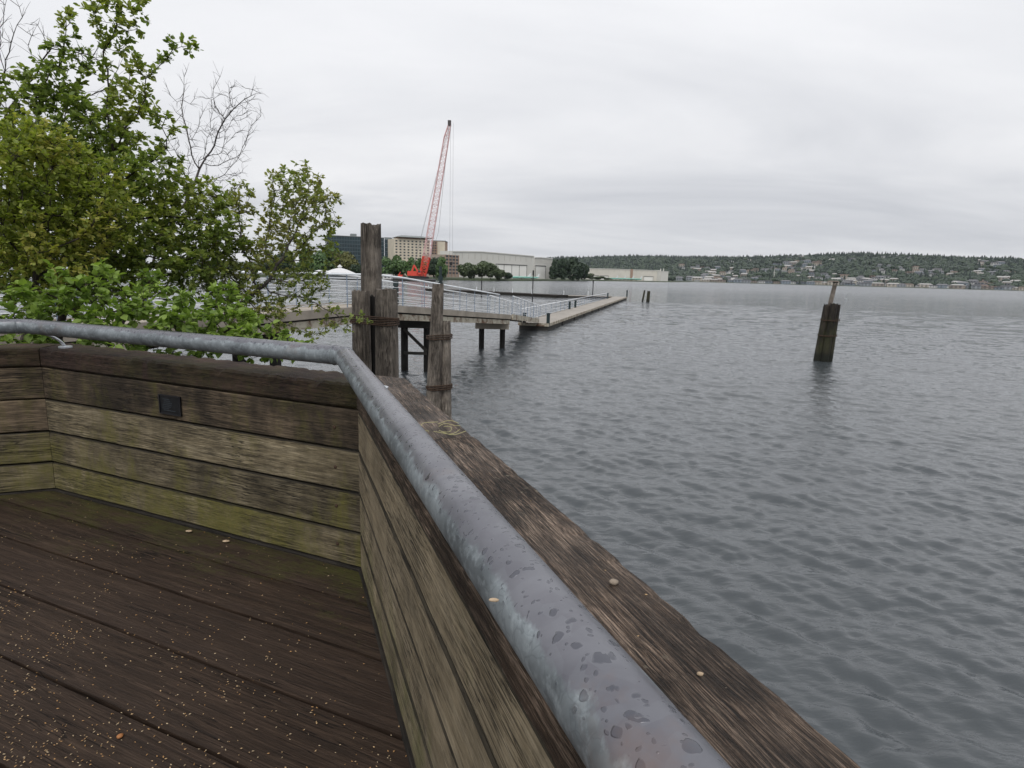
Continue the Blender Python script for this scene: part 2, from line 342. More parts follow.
# walls are written directly in world-aligned empties: local x runs along the wall, y outward
def wall_empty(name, o, hx, hy, label):
    e = empty(name, label=label, cat='parapet')
    x = hv(hx); y = hv(hy)
    e['flip'] = 1 if x.cross(y).z < 0 else 0
    if x.cross(y).z > 0: e.matrix_world = frame(o, hx, hy)
    else: e.matrix_world = frame(o, hx+180, hy)     # local x reversed so the frame stays right-handed
    fl = e['flip']; del e['flip']
    return e, (-1 if fl else 1)
def plank(name, mat, parent, sg, x0, x1, y0, y1, z0, z1, sk0=0., sk1=0., rd=.006, nx=40, rough=.0025, seed=0, worn=0.):
    """timber with rounded, slightly worn edges; ends skewed: x = x0+sk0*y"""
    cs = []
    ny = 5; nz = 4
    for i in range(ny+1): cs.append((y0+rd+(y1-y0-2*rd)*i/ny, z1, 0))
    for i in range(nz+1): cs.append((y1, z1-rd-(z1-z0-2*rd)*i/nz, 1))
    for i in range(ny+1): cs.append((y1-rd-(y1-y0-2*rd)*i/ny, z0, 2))
    for i in range(nz+1): cs.append((y0, z0+rd+(z1-z0-2*rd)*i/nz, 3))
    m = MB(); vs = []; n = len(cs)
    for k in range(nx+1):
        for (y, z, q) in cs:
            xa = x0+sk0*y; xb = x1+sk1*y; x = xa+(xb-xa)*k/nx
            nv = mnoise.noise_vector(Vector((x*6+seed, y*14, z*14)))*rough*.6+mnoise.noise_vector(Vector((x*25+seed, y*20, z*20)))*rough*.5
            edge = min(abs(y-y0), abs(y-y1))+min(abs(z-z0), abs(z-z1))
            wn = 0
            if worn and q in (0, 1, 3) and z > z0+.4*(z1-z0) and edge < .03:
                wn = worn*max(0, mnoise.noise(Vector((x*14+seed*3, y*5, 1)))+.5*mnoise.noise(Vector((x*37+seed*3, y*5, 1)))+.15)
            yy = y+nv.y+(wn*.7 if y < (y0+y1)/2 else -wn*.5); zz = z+nv.z-wn*.8
            vs.append((sg*x, yy, zz))
    fs = []
    for k in range(nx):
        for j in range(n):
            q = (k*n+j, k*n+(j+1) % n, (k+1)*n+(j+1) % n, (k+1)*n+j); fs.append(q if sg > 0 else q[::-1])
    fs.append(tuple(range(n))[::-1] if sg > 0 else tuple(range(n))); e = tuple(nx*n+j for j in range(n)); fs.append(e if sg > 0 else e[::-1])
    m.add(vs, fs); return m.build(name, mat, parent, smooth=False)
HB = [(.012,.186),(.195,.391),(.400,.602),(.611,.806)]
CAPZ0, CAPZ1, CW = .812, .932, .254
def bolt(parent, sg, x, z):
    m = MB(); ring = [(sg*x+.009*math.cos(a), -.003, z+.009*math.sin(a)) for a in [i*math.pi/4 for i in range(8)]]
    ring2 = [(p[0], .004, p[2]) for p in ring]
    m.add(ring+ring2+[(sg*x, -.006, z)], [(i, (i+1) % 8, 8+(i+1) % 8, 8+i) for i in range(8)]+[(i, (i+1) % 8, 16) for i in range(8)])
    return m.build('bolt', RUST, parent)
# right wall W1
w1, s1 = wall_empty('wooden_parapet', A, H1+180, H1+90, 'tan plank parapet with a broad cap running right under the steel rail towards the lake')
L1 = 4.2
for i, (a, b) in enumerate(HB):
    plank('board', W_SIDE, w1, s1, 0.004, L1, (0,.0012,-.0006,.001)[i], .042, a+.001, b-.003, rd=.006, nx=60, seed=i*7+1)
plank('outer_cladding', W_DARK, w1, s1, -.1, L1, .205, .245, -.25, .80, nx=20)
plank('cap', W_CAP, w1, s1, -.356, 1.02, -.004, CW, CAPZ0, CAPZ1, sk0=.98, rd=.008, nx=70, seed=31, rough=.0035, worn=.006)
plank('cap', W_CAP, w1, s1, 1.026, L1, -.006, CW+.003, CAPZ0, CAPZ1+.002, rd=.008, nx=150, seed=57, rough=.0035, worn=.006)
# left wall W2
w2, s2 = wall_empty('wooden_parapet', A, H2, H2+90, 'mossy plank parapet in front of the leafy shrubs with a small black plaque')
for i, (a, b) in enumerate(HB):
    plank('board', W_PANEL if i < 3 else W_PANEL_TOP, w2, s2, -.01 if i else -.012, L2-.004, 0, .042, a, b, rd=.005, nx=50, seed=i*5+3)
plank('outer_cladding', W_DARK, w2, s2, .21, L2+.05, .205, .245, -.25, .80, nx=20)
plank('cap', W_CAP2, w2, s2, .003, L2-.003, -.004, CW, CAPZ0, CAPZ1, sk0=.98, sk1=.41, rd=.012, nx=90, seed=91, rough=.006, worn=.016)
for z in (.10, .30, .50, .70): bolt(w2, s2, .14, z+.01)
# W3
w3, s3 = wall_empty('wooden_parapet', B, H3, H3+90, 'dark mossy plank parapet at the far left edge of the deck')
for i, (a, b) in enumerate(HB):
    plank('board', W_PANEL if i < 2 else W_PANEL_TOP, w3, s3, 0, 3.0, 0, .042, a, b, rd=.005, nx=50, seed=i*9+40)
plank('outer_cladding', W_DARK, w3, s3, -.05, 3, .205, .245, -.25, .80, nx=20)
plank('cap', W_CAP2, w3, s3, .003, 3, -.004, CW, CAPZ0, CAPZ1, sk0=-.41, rd=.012, nx=80, seed=17, rough=.006, worn=.016)
for (w_, s_, xa, xb) in ((w1, s1, -.05, L1), (w2, s2, .0, L2), (w3, s3, 0, 3)):
    plank('sill', W_DARK, w_, s_, xa, xb, -.012, .20, -.09, .009, nx=20)
# deck planks: run parallel to W2.  local x = heading H2 from A, local y outward(heading 23.25)
dk = MB(); vv = []
edges = [0.0]; y = -.013
seams = [-.245, -.535, -.83, -1.125, -1.42, -1.715, -2.01, -2.3, -2.6, -2.9, -3.2, -3.5]
prev = -.004
def clipx(y):  # plank runs from the W1 face to well beyond W3
    x0 = y*.98+.0  # W1 inner plane continued back towards the camera: x increases outward -> negative y gives negative x
    return x0, L2+.1+(-y)*1.0
for i, sy_ in enumerate(seams):
    y1_ = prev-.007; y0_ = sy_+.007; prev = sy_
    nx = 46; ny = 6
    V0 = []; 
    for layer in (0, -.05):
        for k in range(nx+1):
            for j in range(ny+1):
                yy = y0_+(y1_-y0_)*j/ny; xa, xb = clipx(yy); x = xa+(min(xb, 4.6)-xa)*k/nx
                e = min(j, ny-j); dz = 0
                if layer == 0:
                    dz = mnoise.noise(Vector((x*1.3, yy*9, i)))*.004+(-.005 if e == 0 else 0)+mnoise.noise(Vector((x*9, yy*30, i)))*.0015
                yo = mnoise.noise(Vector((x*5, yy*3, i*3.3)))*.003 if e == 0 else 0
                V0.append((x, yy+yo, layer+dz))
    n = (nx+1)*(ny+1); f = []
    I = lambda k, j, l: l*n+k*(ny+1)+j
    for k in range(nx):
        for j in range(ny): f.append((I(k,j,0), I(k+1,j,0), I(k+1,j+1,0), I(k,j+1,0)))
        f.append((I(k,0,1), I(k+1,0,1), I(k+1,0,0), I(k,0,0))); f.append((I(k,ny,0), I(k+1,ny,0), I(k+1,ny,1), I(k,ny,1)))
    dk.add(V0, f)
# frame for the deck: W2 frame may be mirrored; build in W2 local coordinates
x2 = hv(H2); y2 = hv(H2+90); MD = w2.matrix_world.copy()
if s2 < 0: dk.v = [(-x, y, z) for x, y, z in dk.v]; dk.f = [f[::-1] for f in dk.f]
deck = dk.build('deck', DECK); deck.matrix_world = MD; struct(deck)
jb = MB()
for k in range(8):
    x = -2.6+k*.95
    x0j = max(-3.4, (x-.05)/.98) if x < 0 else -3.4
    jb.box(min(s2*x, s2*x+.09), max(s2*x, s2*x+.09), -3.4, (.2 if x > .1 else x-.1), -.30, -.053)
jb.box(min(0, s2*5), max(0, s2*5), -3.4, .1, -.36, -.303)
o = jb.build('deck_joists', W_DARK); o.matrix_world = MD; struct(o)
# timber piles carrying the deck
for i, (lx, ly) in enumerate([(.5,.0),(2.3,.0),(-.9,-1.6),(.3,-2),(2.6,-2.2)]):
    p = MD @ Vector((s2*lx, ly, 0))
    m = MB(); m.tube([(0,0,-1.2),(0,0,ZD-.365)], [.17,.15], 12); o = m.build('support_pile', W_BLACK, loc=(p.x, p.y, 0)); tag(o, 'dark timber pile under the viewing deck', 'pile', 'piles under the viewing deck')
# railing pipe
RZ = ZD+1.071; off = .058; RAD = .0445
def wpt(wm, sg, x, y, z=0): return wm.matrix_world @ Vector((sg*x, y, z))
def inter(p, d, q, e):
    den = d.x*e.y-d.y*e.x; t_ = ((q.x-p.x)*e.y-(q.y-p.y)*e.x)/den; return p+d*t_
bpy.context.view_layer.update()
pr1 = wpt(w1, s1, 0, -off); pr2 = wpt(w2, s2, 0, -off); pr3 = wpt(w3, s3, 0, -off)
c12 = inter(pr1, hv(H1), pr2, hv(H2)); c23 = inter(pr2, hv(H2), pr3, hv(H3))
def fil(c, d0, d1, rr=.035, n=5):   # welded elbow
    a = c+d0*rr; b = c+d1*rr
    return [(a*(1-t)*(1-t)+c*2*t*(1-t)+b*t*t) for t in [i/n for i in range(n+1)]]
path = [c12-hv(H1)*(L1+.3)]+[c12-hv(H1)*(L1+.3-i*.15) for i in range(1, 29)]
path = [p for p in path if (p-c12).length > .08]+fil(c12, -hv(H1), hv(H2))+fil(c23, -hv(H2), hv(H3))+[c23+hv(H3)*2.9]
path = [Vector((p.x, p.y, RZ)) for p in path]
hr = empty('handrail', (c12.x, c12.y, RZ-ZD*0), label='thick wet galvanised pipe handrail on brackets above the parapet caps', cat='handrail')
m = MB(); m.tube([p-hr.location for p in path], RAD, 40); m.build('rail_pipe', PIPE, hr, smooth=True)
for (cx, d0, d1) in ((c12, -hv(H1), hv(H2)), (c23, -hv(H2), hv(H3))):
    for d in (d0, d1):
        p = Vector((cx.x, cx.y, RZ))+d*.05-hr.location; m = MB(); m.tube([p-d*.004, p, p+d*.004], [RAD+.0005, RAD+.0028, RAD+.0005], 40); m.build('weld_ring', PIPE, hr, smooth=True)
def bracket(wm, sg, x):
    top = wpt(wm, sg, x, -off+.012, 1.071-RAD+.008); base = wpt(wm, sg, x+.012, .085, CAPZ1+.006)
    mid = wpt(wm, sg, x+.008, .055, 1.071-RAD-.03)
    pts = [((top*(1-t)**2+mid*2*t*(1-t)+base*t*t)-hr.location) for t in [i/8 for i in range(9)]]
    m = MB(); m.tube(pts, .0085, 10); b = m.build('bracket', GALV, hr, smooth=True)
    m = MB(); q = base-hr.location; m.tube([q-Vector((0,0,.006)), q+Vector((0,0,.003)), q+Vector((0,0,.006))], [.038,.038,.03], 16); m.build('base_plate', GALV, b)
    b2 = m
bracket(w2, s2, 2.30); bracket(w1, s1, .12); bracket(w3, s3, 1.6)
# plaque
pq = empty('plaque', label='small black plaque screwed to the second board of the mossy parapet', cat='plaque'); 
pq.matrix_world = w2.matrix_world @ Matrix.Translation((s2*1.27, 0, .695)) @ Matrix.Diagonal((.87, 1, .87, 1))
m = MB(); m.box(-.094,.094,-.009,.001,-.062,.062); m.build('plate', simple('black_plastic', (.008,.009,.011), .35, 0, .3, 30), pq)
m = MB()
for a,b,c_,d in ((-.094,.094,.056,.064),(-.094,.094,-.064,-.056),(-.098,-.090,-.064,.064),(.090,.098,-.064,.064)): m.box(a,b,-.013,-.0095,c_,d)
m.build('rim', simple('black_rim', (.012,.012,.015), .4), pq)
m = MB()
for k in range(7):
    z = .035-k*.012; x0_ = -.07+random.random()*.03; x1_ = x0_+.05+random.random()*.07
    m.box(x0_, x1_, -.0112, -.0092, z-.0012, z+.0012)
m.build('worn_lines', simple('worn_grey', (.035,.045,.055), .6), pq)
# small debris
def pebble(loc, r_, mat, label, name='pebble', cat='pebble', sc=(1,.8,.6)):
    bm = bmesh.new(); bmesh.ops.create_icosphere(bm, subdivisions=2, radius=r_)
    for v_ in bm.verts: v_.co *= 1+.25*mnoise.noise(v_.co*(1.2/r_)+Vector(loc)*9); v_.co.x *= sc[0]; v_.co.y *= sc[1]; v_.co.z *= sc[2]
    me = bpy.data.meshes.new(name); bm.to_mesh(me); bm.free(); me.materials.append(mat)
    for p in me.polygons: p.use_smooth = True
    o = obj(name, me, loc=loc); tag(o, label, cat); return o
ST = simple('pebble_stone', (.22,.18,.14), .8, 0, .3, 60); DL = simple('dry_leaf', (.40,.30,.20), .8, 0, .3, 60)
zc = ZD+CAPZ1
p = atz(614, 582, zc+.004); pebble(p, .0085, ST, 'round grey pebble on the cap beside the pipe handrail')
p = atz(380, 383, zc+.004); pebble(p, .007, simple('white_shell', (.7,.7,.68), .6), 'tiny white pebble on the cap at the rail bend')
p = atz(700, 674, zc+.003); pebble(p, .0045, DL, 'tiny tan bud scale on the cap near the bottom of the view', 'bud_scale', 'debris')
p = atz(189, 531, ZD+.008); pebble(p, .013, DL, 'pale crumpled leaf on the deck by the mossy wall', 'dry_leaf', 'leaf', (1.4,.9,.35))
p = atz(226, 541, ZD+.008); pebble(p, .014, DL, 'larger tan leaf on the deck close to the mossy wall', 'dry_leaf', 'leaf', (1.4,.9,.35))
p = atz(120, 736, ZD+.006); pebble(p, .010, simple('orange_leaf', (.32,.13,.04), .7), 'orange curled leaf on the dark deck boards', 'dry_leaf', 'leaf', (1,1,.5))
p = atz(494, 600, RZ+RAD*.75); pebble(p, .0036, DL, 'tiny dry leaf stuck on the wet pipe rail', 'dry_leaf', 'leaf', (1.6,.8,.5))
m = MB(); q = Vector(atz(446, 428, zc+.004)); GR = simple('dry_grass', (.35,.33,.16), .8)
for k in range(6):
    a0 = random.random()*6; rr = random.uniform(.03,.075); n = 9; off_ = Vector((random.uniform(-.03,.03), random.uniform(-.04,.04), 0))
    m.tube([q+off_+Vector((math.cos(a0+i*.3)*rr, math.sin(a0+i*.3)*rr*1.1, .001+.006*math.sin(i*.5+k)**2)) for i in range(n)], .0011, 4)
o = m.build('dry_grass', GR); tag(o, 'dry curled grass stalks lying on the cap near the rail bend', 'grass')
# seed litter
def litter(name, pts, mats, sizes):
    Vs = []; Fs = []; MI = []
    for i, (p, s_) in enumerate(zip(pts, sizes)):
        a = random.random()*6.28; d = Vector((math.cos(a), math.sin(a), random.uniform(-.2,.3)))*s_; e = Vector((-math.sin(a), math.cos(a), 0))*s_*random.uniform(.35,.6); u = Vector((0,0,s_*.5))
        o_ = len(Vs); p = Vector(p); Vs += [p-d, p+e, p+d, p-e, p+u]
        Fs += [(o_, o_+1, o_+4), (o_+1, o_+2, o_+4), (o_+2, o_+3, o_+4), (o_+3, o_, o_+4)]; MI += [i % len(mats)]*4
    return obj(name, npmesh(name, np.array([tuple(v) for v in Vs]), np.array(Fs), mats, False, np.array(MI)))
pts = []
while len(pts) < 5200:
    x = random.uniform(-3.2, 0.2); y = random.uniform(1.0, 3.6)
    pl = MD.inverted() @ Vector((x, y, ZD)); 
    if pl.y > -.02 or s2*pl.x < pl.y*.98+.02: continue
    d = min(1, max(0, (-pl.y-.2)/1.3)); n_ = mnoise.noise(Vector((x*4, y*4, 2)))*.5+.5
    if random.random() < (.06+.94*d*d)*n_**1.6*1.3: pts.append((x, y, ZD+.0025))
sm = [simple('tan_seed', (.46,.31,.16), .7), simple('orange_seed', (.38,.21,.08), .7), simple('pale_seed', (.42,.32,.20), .7)]
o = litter('seed_litter', pts, sm, [random.uniform(.0022,.0050) for _ in pts]); stuff(o, 'tan seeds scattered over the dark deck boards', 'litter')
pts = []
for k in range(240):
    u = Vector((s1*random.uniform(-.1, 2.9), random.uniform(.03, CW-.02), CAPZ1+.001)); 
    if mnoise.noise(u*8) > -.05: pts.append(tuple(w1.matrix_world @ u))
o = litter('cap_litter', pts, sm+[ST], [random.uniform(.0012,.003) for _ in pts]); stuff(o, 'small tan crumbs along the parapet cap', 'litter')
# ---------------------------------------------------------------- piles
def pile_mesh(name, h, r0, r1, seed=0, seg=28, jag=.06, notch=None, mat=None, bottom=-1.5):
    """timber pile: local z up from the waterline at 0, fluted by drying cracks, broken top"""
    m = MB(); nz = max(8, int((h-bottom)*5)); vs = []
    cr = [random.Random(seed*13+q).uniform(0, 6.28) for q in range(6)]
    for k in range(nz+1):
        tt = k/nz; z = bottom+(h-bottom)*tt; rr = r0+(r1-r0)*max(0, z)/h
        for j in range(seg):
            a = 2*math.pi*j/seg
            d = 1+.035*mnoise.noise(Vector((math.cos(a)*2+seed, math.sin(a)*2, z*.5)))+.02*mnoise.noise(Vector((math.cos(a)*5+seed, math.sin(a)*5, z*3)))
            for q, ca in enumerate(cr):
                da = (a-ca-z*.05+math.pi) % (2*math.pi)-math.pi
                if abs(da) < .16: d -= (.05+.05*(q % 2))*(1-abs(da)/.16)
            zz = z
            if k == nz:
                zz += jag*mnoise.noise(Vector((math.cos(a)*2.5+seed*2, math.sin(a)*2.5, 5)))
                if notch is not None:
                    da = (a-notch+math.pi) % (2*math.pi)-math.pi
                    if abs(da) < .25: zz -= .10
            elif k == nz-1: zz = h-.12
            vs.append((math.cos(a)*rr*d, math.sin(a)*rr*d, zz))
    fs = [(k*seg+j, k*seg+(j+1) % seg, (k+1)*seg+(j+1) % seg, (k+1)*seg+j) for k in range(nz) for j in range(seg)]
    b = len(vs)
    for j in range(seg):
        a = 2*math.pi*j/seg; v_ = vs[nz*seg+j]; vs.append((v_[0]*.5, v_[1]*.5, h-.03+.04*mnoise.noise(Vector((v_[0]*20, v_[1]*20, seed)))))
    vs.append((0, 0, h-.05))
    fs += [(nz*seg+j, nz*seg+(j+1) % seg, b+(j+1) % seg, b+j) for j in range(seg)]+[(b+j, b+(j+1) % seg, b+seg) for j in range(seg)]
    m.add(vs, fs); return m
def pile(parent, x, y, h, r0, r1, seed, lean=(0,0), mat=W_PILE, **kw):
    o = pile_mesh('pile', h, r0, r1, seed, **kw).build('pile', mat, parent); o.location = (x, y, 0); o.rotation_mode = 'ZYX'; o.rotation_euler = (lean[1], lean[0], seed); return o
def band(parent, pts, z, r_=.012, turns=3, sag=.02, mat=RUST, spread=.03):
    m = MB()
    for k in range(turns):
        n = 40; cx = sum(p[0] for p in pts)/len(pts); cy = sum(p[1] for p in pts)/len(pts)
        ring = []
        for i in range(n+1):
            a = 2*math.pi*i/n; d = Vector((math.cos(a), math.sin(a)))
            bp_ = max(pts, key=lambda p: (p[0]-cx)*d.x+(p[1]-cy)*d.y+p[2])
            ring.append((bp_[0]+d.x*(bp_[2]+r_), bp_[1]+d.y*(bp_[2]+r_), z+k*spread+sag*math.sin(a+k)))
        m.tube(ring, r_, 6)
    return m.build('wire_band', mat, parent, smooth=True)
# dolphin 1 (beside the deck)
P0 = aty(372, 300, 9.0); r_px = 9.0/600
d1 = empty('mooring_dolphin', (P0[0], P0[1], 0), label='close cluster of grey timber piles, one much taller, beside the deck corner', cat='pilings')
def zpx(px, py, Y): return aty(px, py, Y)[2]
tz = zpx(372, 224, 9.2); sz1 = zpx(360, 291, 8.9); sz2 = zpx(384, 289, 8.6)
Xp = lambda px, Y, py=320: aty(px, py, Y)[0]-P0[0]
pile(d1, Xp(370.5, 9.35), .35, aty(372, 224, 9.35)[2], .18, .15, 1, lean=(.006, 0), notch=4.3, seg=36, jag=.035)
pile(d1, Xp(360.5, 8.8), -.2, aty(360, 291, 8.8)[2], .16, .128, 2, lean=(.003, 0), jag=.04)
pile(d1, Xp(386.5, 8.55), -.45, sz2, .185, .155, 3, seg=36, jag=.03)
pile(d1, Xp(373, 9.02), .02, sz2-.12, .10, .085, 4, mat=W_BLACK)  # black pile added to stand for the dark shade between the grey ones
bp = [(Xp(360.5, 8.8), -.2, .14), (Xp(386.5, 8.55), -.45, .165), (Xp(371, 9.35), .35, .165)]
band(d1, bp, zpx(372, 323, 8.6), .009, 5, .012, spread=.022); band(d1, bp, 1.3, .009, 4)
# dolphin 2
P0 = aty(437, 350, 13.6)
d2 = empty('mooring_dolphin', (P0[0], P0[1], 0), label='slim leaning cluster of grey piles standing between the deck and the footbridge', cat='pilings')
hz = lambda px, py, Y: aty(px, py, Y)[2]
X0_ = lambda px, Y: aty(px, 350, Y)[0]-P0[0]
pile(d2, X0_(432, 13.5), -.1, hz(432, 284, 13.5), .20, .13, 5, lean=(.035, 0))
pile(d2, X0_(446.5, 13.6), .0, hz(446, 321, 13.6), .14, .12, 6, lean=(-.01, 0))
pile(d2, X0_(441, 14.1), .5, hz(441, 322, 14.1), .14, .12, 7, mat=W_BLACK)
bp = [(X0_(434.5, 13.5), -.1, .17), (X0_(446, 13.6), 0, .13), (X0_(441, 14.1), .5, .13)]
band(d2, bp, hz(437, 338, 13.5), .011, 3, .02); band(d2, bp, hz(437, 388, 13.5), .014, 3, .02)
# dolphin 3, alone in the lake
P0 = atz(822.7, 361, 0)
d3 = empty('mooring_dolphin', (P0[0], P0[1], 0), label='dark leaning pile cluster with a thin stump on top, alone in open water', cat='pilings')
d3p = []
for i, (x, y, h) in enumerate([(-.28,.0,2.92),(-.03,-.22,3.0),(.26,-.05,2.94),(.14,.24,2.8),(-.16,.24,2.86)]):
    pile(d3, x, y, h, .20, .175, 10+i, lean=(.055-.06*x, -.01), mat=W_PILE_D, jag=.12)
pile(d3, -.31, .05, 4.1, .14, .10, 21, lean=(.125, 0), mat=W_PILE, bottom=1.)
m = MB(); m.box(-.10,.10,-.08,.08,0,.07); o = m.build('stump_cap', W_PILE_D, d3); o.location = (-.31+math.sin(.125)*4.1, .05, math.cos(.125)*4.1-.02)
sft = lambda z: z*math.tan(.055)
for zb in (1.35, 2.15):
    bp = [(x+sft(zb), y, .19) for x, y in ((-.28,0),(-.03,-.22),(.26,-.05),(.14,.24),(-.16,.24))]; band(d3, bp, zb, .014, 2, .03)
# two far stubs
for px, py, ht, r_, ln, lab in ((642.5, 301.5, 2.0, .16, .13, 'thinner leaning stub of two old piles beyond the end of the floating dock'), (647.8, 302, 1.9, .30, .03, 'thicker upright stub of two old piles beyond the end of the floating dock')):
    q = atz(px, py, 0); o = pile_mesh('pile_stub', ht, r_, r_*.9, int(px), jag=.2).build('pile_stub', W_PILE_D); o.location = (q[0], q[1], 0); o.rotation_euler = (0, ln, 0); tag(o, lab, 'piling')
# ---------------------------------------------------------------- footbridge
ZB = 2.87
def cl_(y): # centreline of the footbridge
    return Vector((-4.02+.33*(y-24.7), y, 0))
HWb = .98
bdir = Vector((.33, 1, 0)).normalized(); bn = Vector((bdir.y, -bdir.x, 0))   # right-hand normal
def bz(y):
    return ZB if y < 21 else ZB-(y-21)*.083
fb = empty('footbridge', cl_(24.7), label='pale concrete footbridge with white railings crossing behind the grey piles', cat='bridge')
O = fb.location.copy()
ys = [3, 6, 9, 12, 15, 18, 21, 23, 25, 27, 29, 31, 33.6]
def strip(mb, side0, side1, dz0, dz1, ys=ys, f=cl_, zf=bz, nrm=bn, org=None, m=0):
    org = O if org is None else org
    vs = []
    for y in ys:
        c_ = f(y); z = zf(y)
        for s_, dz in ((side0, dz0), (side1, dz0), (side1, dz1), (side0, dz1)): vs.append(Vector((c_.x, c_.y, z+dz))+nrm*s_-Vector((org.x, org.y, 0)))
    n = len(ys); fs = [(0,1,2,3), (4*n-1, 4*n-2, 4*n-3, 4*n-4)]
    for k in range(n-1):
        for j in range(4): fs.append((k*4+j, (k+1)*4+j, (k+1)*4+(j+1) % 4, k*4+(j+1) % 4))
    mb.add(vs, fs, m)
m = MB(); strip(m, -HWb+.1, HWb-.1, -.16, -.02); m.build('deck_slab', CONC, fb)
for s_ in (-1, 1):
    m = MB(); strip(m, s_*(HWb-.12), s_*HWb, -.20, .04); m.build('edge_curb', CONC, fb)
    m = MB(); strip(m, s_*(HWb-.22), s_*(HWb-.07), -.48, -.26); m.build('side_beam', RUSTW, fb)
    m = MB(); strip(m, s_*(HWb-.20), s_*(HWb-.15), -.26, -.20); m.build('shade_strip', FLOATM, fb)  # dark strip in the recess below the curb, standing for its shade
def railing(parent, org, f, zf, nrm, side, y0, y1, step, ht=1.0, nr=5, topr=.032, postr=.018, base=0.):
    ysr = list(np.arange(y0, y1+.01, step)); P = lambda y, h: Vector((f(y).x, f(y).y, zf(y)+h))+nrm*side-Vector((org.x, org.y, 0))
    m = MB(); m.tube([P(y, base+ht) for y in ysr], topr, 8); m.build('top_rail', RAILW, parent, smooth=True)
    m = MB()
    for k in range(nr): m.tube([P(y, base+.12+k*(ht-.14)/nr) for y in ysr], .009, 5)
    m.build('rail_wires', RAILW, parent)
    for y in ysr[:60]:
        m = MB(); a = P(y, base-.03); b = P(y, base+ht); m.tube([a, b], postr, 6); m.build('post', RAILB, parent)
for s_ in (-1, 1): railing(fb, O, cl_, bz, bn, s_*(HWb-.05), 4, 33.5, 1.64, base=.04)
def bent(y, spread, zt, brace, name='pile'):
    c_ = cl_(y)-Vector((O.x, O.y, 0))
    ps = []
    for s_ in (-1, 1):
        q = c_+Vector((1,0,0))*s_*spread; ps.append(q)
        m = MB(); m.tube([(q.x, q.y, -1.5), (q.x, q.y, zt)], .15, 12); m.build('pile', W_BLACK, fb)
    m = MB(); m.box(ps[0].x-.35, ps[1].x+.35, c_.y-.16, c_.y+.16, zt, zt+.30); m.build('cap_beam', CONC if not brace else FLOATM, fb)
    if brace:
        for za, zb in ((.75,.75),(1.85,1.85),(1.75,.85)):
            m = MB(); m.beam((ps[0].x, c_.y-.17, za), (ps[1].x, c_.y-.17, zb), .06, .12); m.build('cross_brace', FLOATM, fb)
bent(24.7, .47, bz(24.7)-.78, True); bent(33.3, .58, bz(33.3)-.79, False); bent(16, .5, ZB-.8, True); bent(8.5, .5, ZB-.8, True)
# banded dark fender post behind the rail
q = aty(396, 300, 24.2)-np.array([O.x, O.y, 0]); m = MB()
for k in range(4): m.tube([(q[0], q[1], 2.75+k*.24), (q[0], q[1], 2.75+k*.24+.19)], .11, 12); 
m.tube([(q[0], q[1], 2.7), (q[0], q[1], 3.6)], .075, 10); m.build('banded_post', GREEN_D, fb)
q = aty(440.5, 290, 25.5)-np.array([O.x, O.y, 0]); m = MB()
for k in range(5): m.tube([(q[0], q[1], 2.75+k*.24), (q[0], q[1], 2.75+k*.24+.19)], .10, 12)
m.tube([(q[0], q[1], 2.4), (q[0], q[1], 4.3)], .06, 10); m.build('banded_post', GREEN_D, fb)
# gangway onto the float
gs_ = Vector((cl_(33.9).x+.25, 33.9, 0)); ge = Vector((1.25, 45.8, 0)); gd = (ge-gs_).normalized(); gn = Vector((gd.y, -gd.x, 0))
def gf(y): return gs_+(ge-gs_)*((y-gs_.y)/(ge.y-gs_.y))
def gz(y): return bz(33.6)+(.78-bz(33.6))*((y-gs_.y)/(ge.y-gs_.y))
gw = empty('gangway', gs_, label='sloping gangway leading down from the footbridge to the floating dock', cat='gangway')
gy = [gs_.y, 38, 42, ge.y]
m = MB(); strip(m, -.62, .62, -.10, 0, gy, gf, gz, gn, gs_); m.build('walkway', CONC_L, gw)
for s_ in (-1, 1):
    m = MB(); strip(m, s_*.62, s_*.70, -.26, .05, gy, gf, gz, gn, gs_); m.build('side_beam', RUSTW, gw)
    railing(gw, gs_, gf, gz, gn, s_*.66, gs_.y+.1, ge.y-.1, 1.45, base=.05)
# floating dock
fd0 = Vector((2.62, 45.2, 0)); fd1 = atz(627, 299.5, 0); fd1 = Vector((fd1[0], fd1[1], 0)); fdir = (fd1-fd0).normalized(); fn = Vector((fdir.y, -fdir.x, 0)); FL = (fd1-fd0).length
fd = empty('floating_dock', fd0, label='long low floating dock with pale deck stretching out into the lake', cat='dock')
fd.rotation_euler = (0, 0, math.atan2(fdir.y, fdir.x))   # local x = along, local y = to the left
m = MB(); m.box(0, FL, 0, 2.3, .40, .50); m.build('deck_surface', CONC_L, fd)
m = MB(); m.box(-.02, FL+.02, -.05, 0, .30, .53); m.build('side_timber', RUSTW, fd)
m = MB(); m.box(-.02, FL+.02, 2.3, 2.35, .30, .53); m.build('side_timber', RUSTW, fd)
m = MB(); m.box(-.07, -.021, -.05, 2.35, .30, .53); m.build('end_timber', RUSTW, fd)
for k in range(12):
    m = MB(); a = k*FL/12; m.box(a+.02, a+FL/12-.6, .03, 2.27, -.4, .395); m.build('pontoon', FLOATM, fd)
for x, y, hh_ in ((.1,.05,.75),(.1,1.9,.7),(22,2.2,.8),(26,2.2,.8),(FL-14,2.25,.9),(FL-.2,.05,1.25)):
    m = MB(); m.tube([(x, y, .3), (x, y, .5+hh_)], .13, 10); m.tube([(x, y, .5+hh_), (x, y, .55+hh_)], .16, 10); m.build('bollard', GREEN_D, fd)
lf = lambda y: Vector((y, 2.25, 0)); lz = lambda y: .5
railing(fd, Vector((0,0,0)), lf, lz, Vector((0,1,0)), 0, 0, FL-14, 2.4, ht=1.0, nr=3, postr=.02)
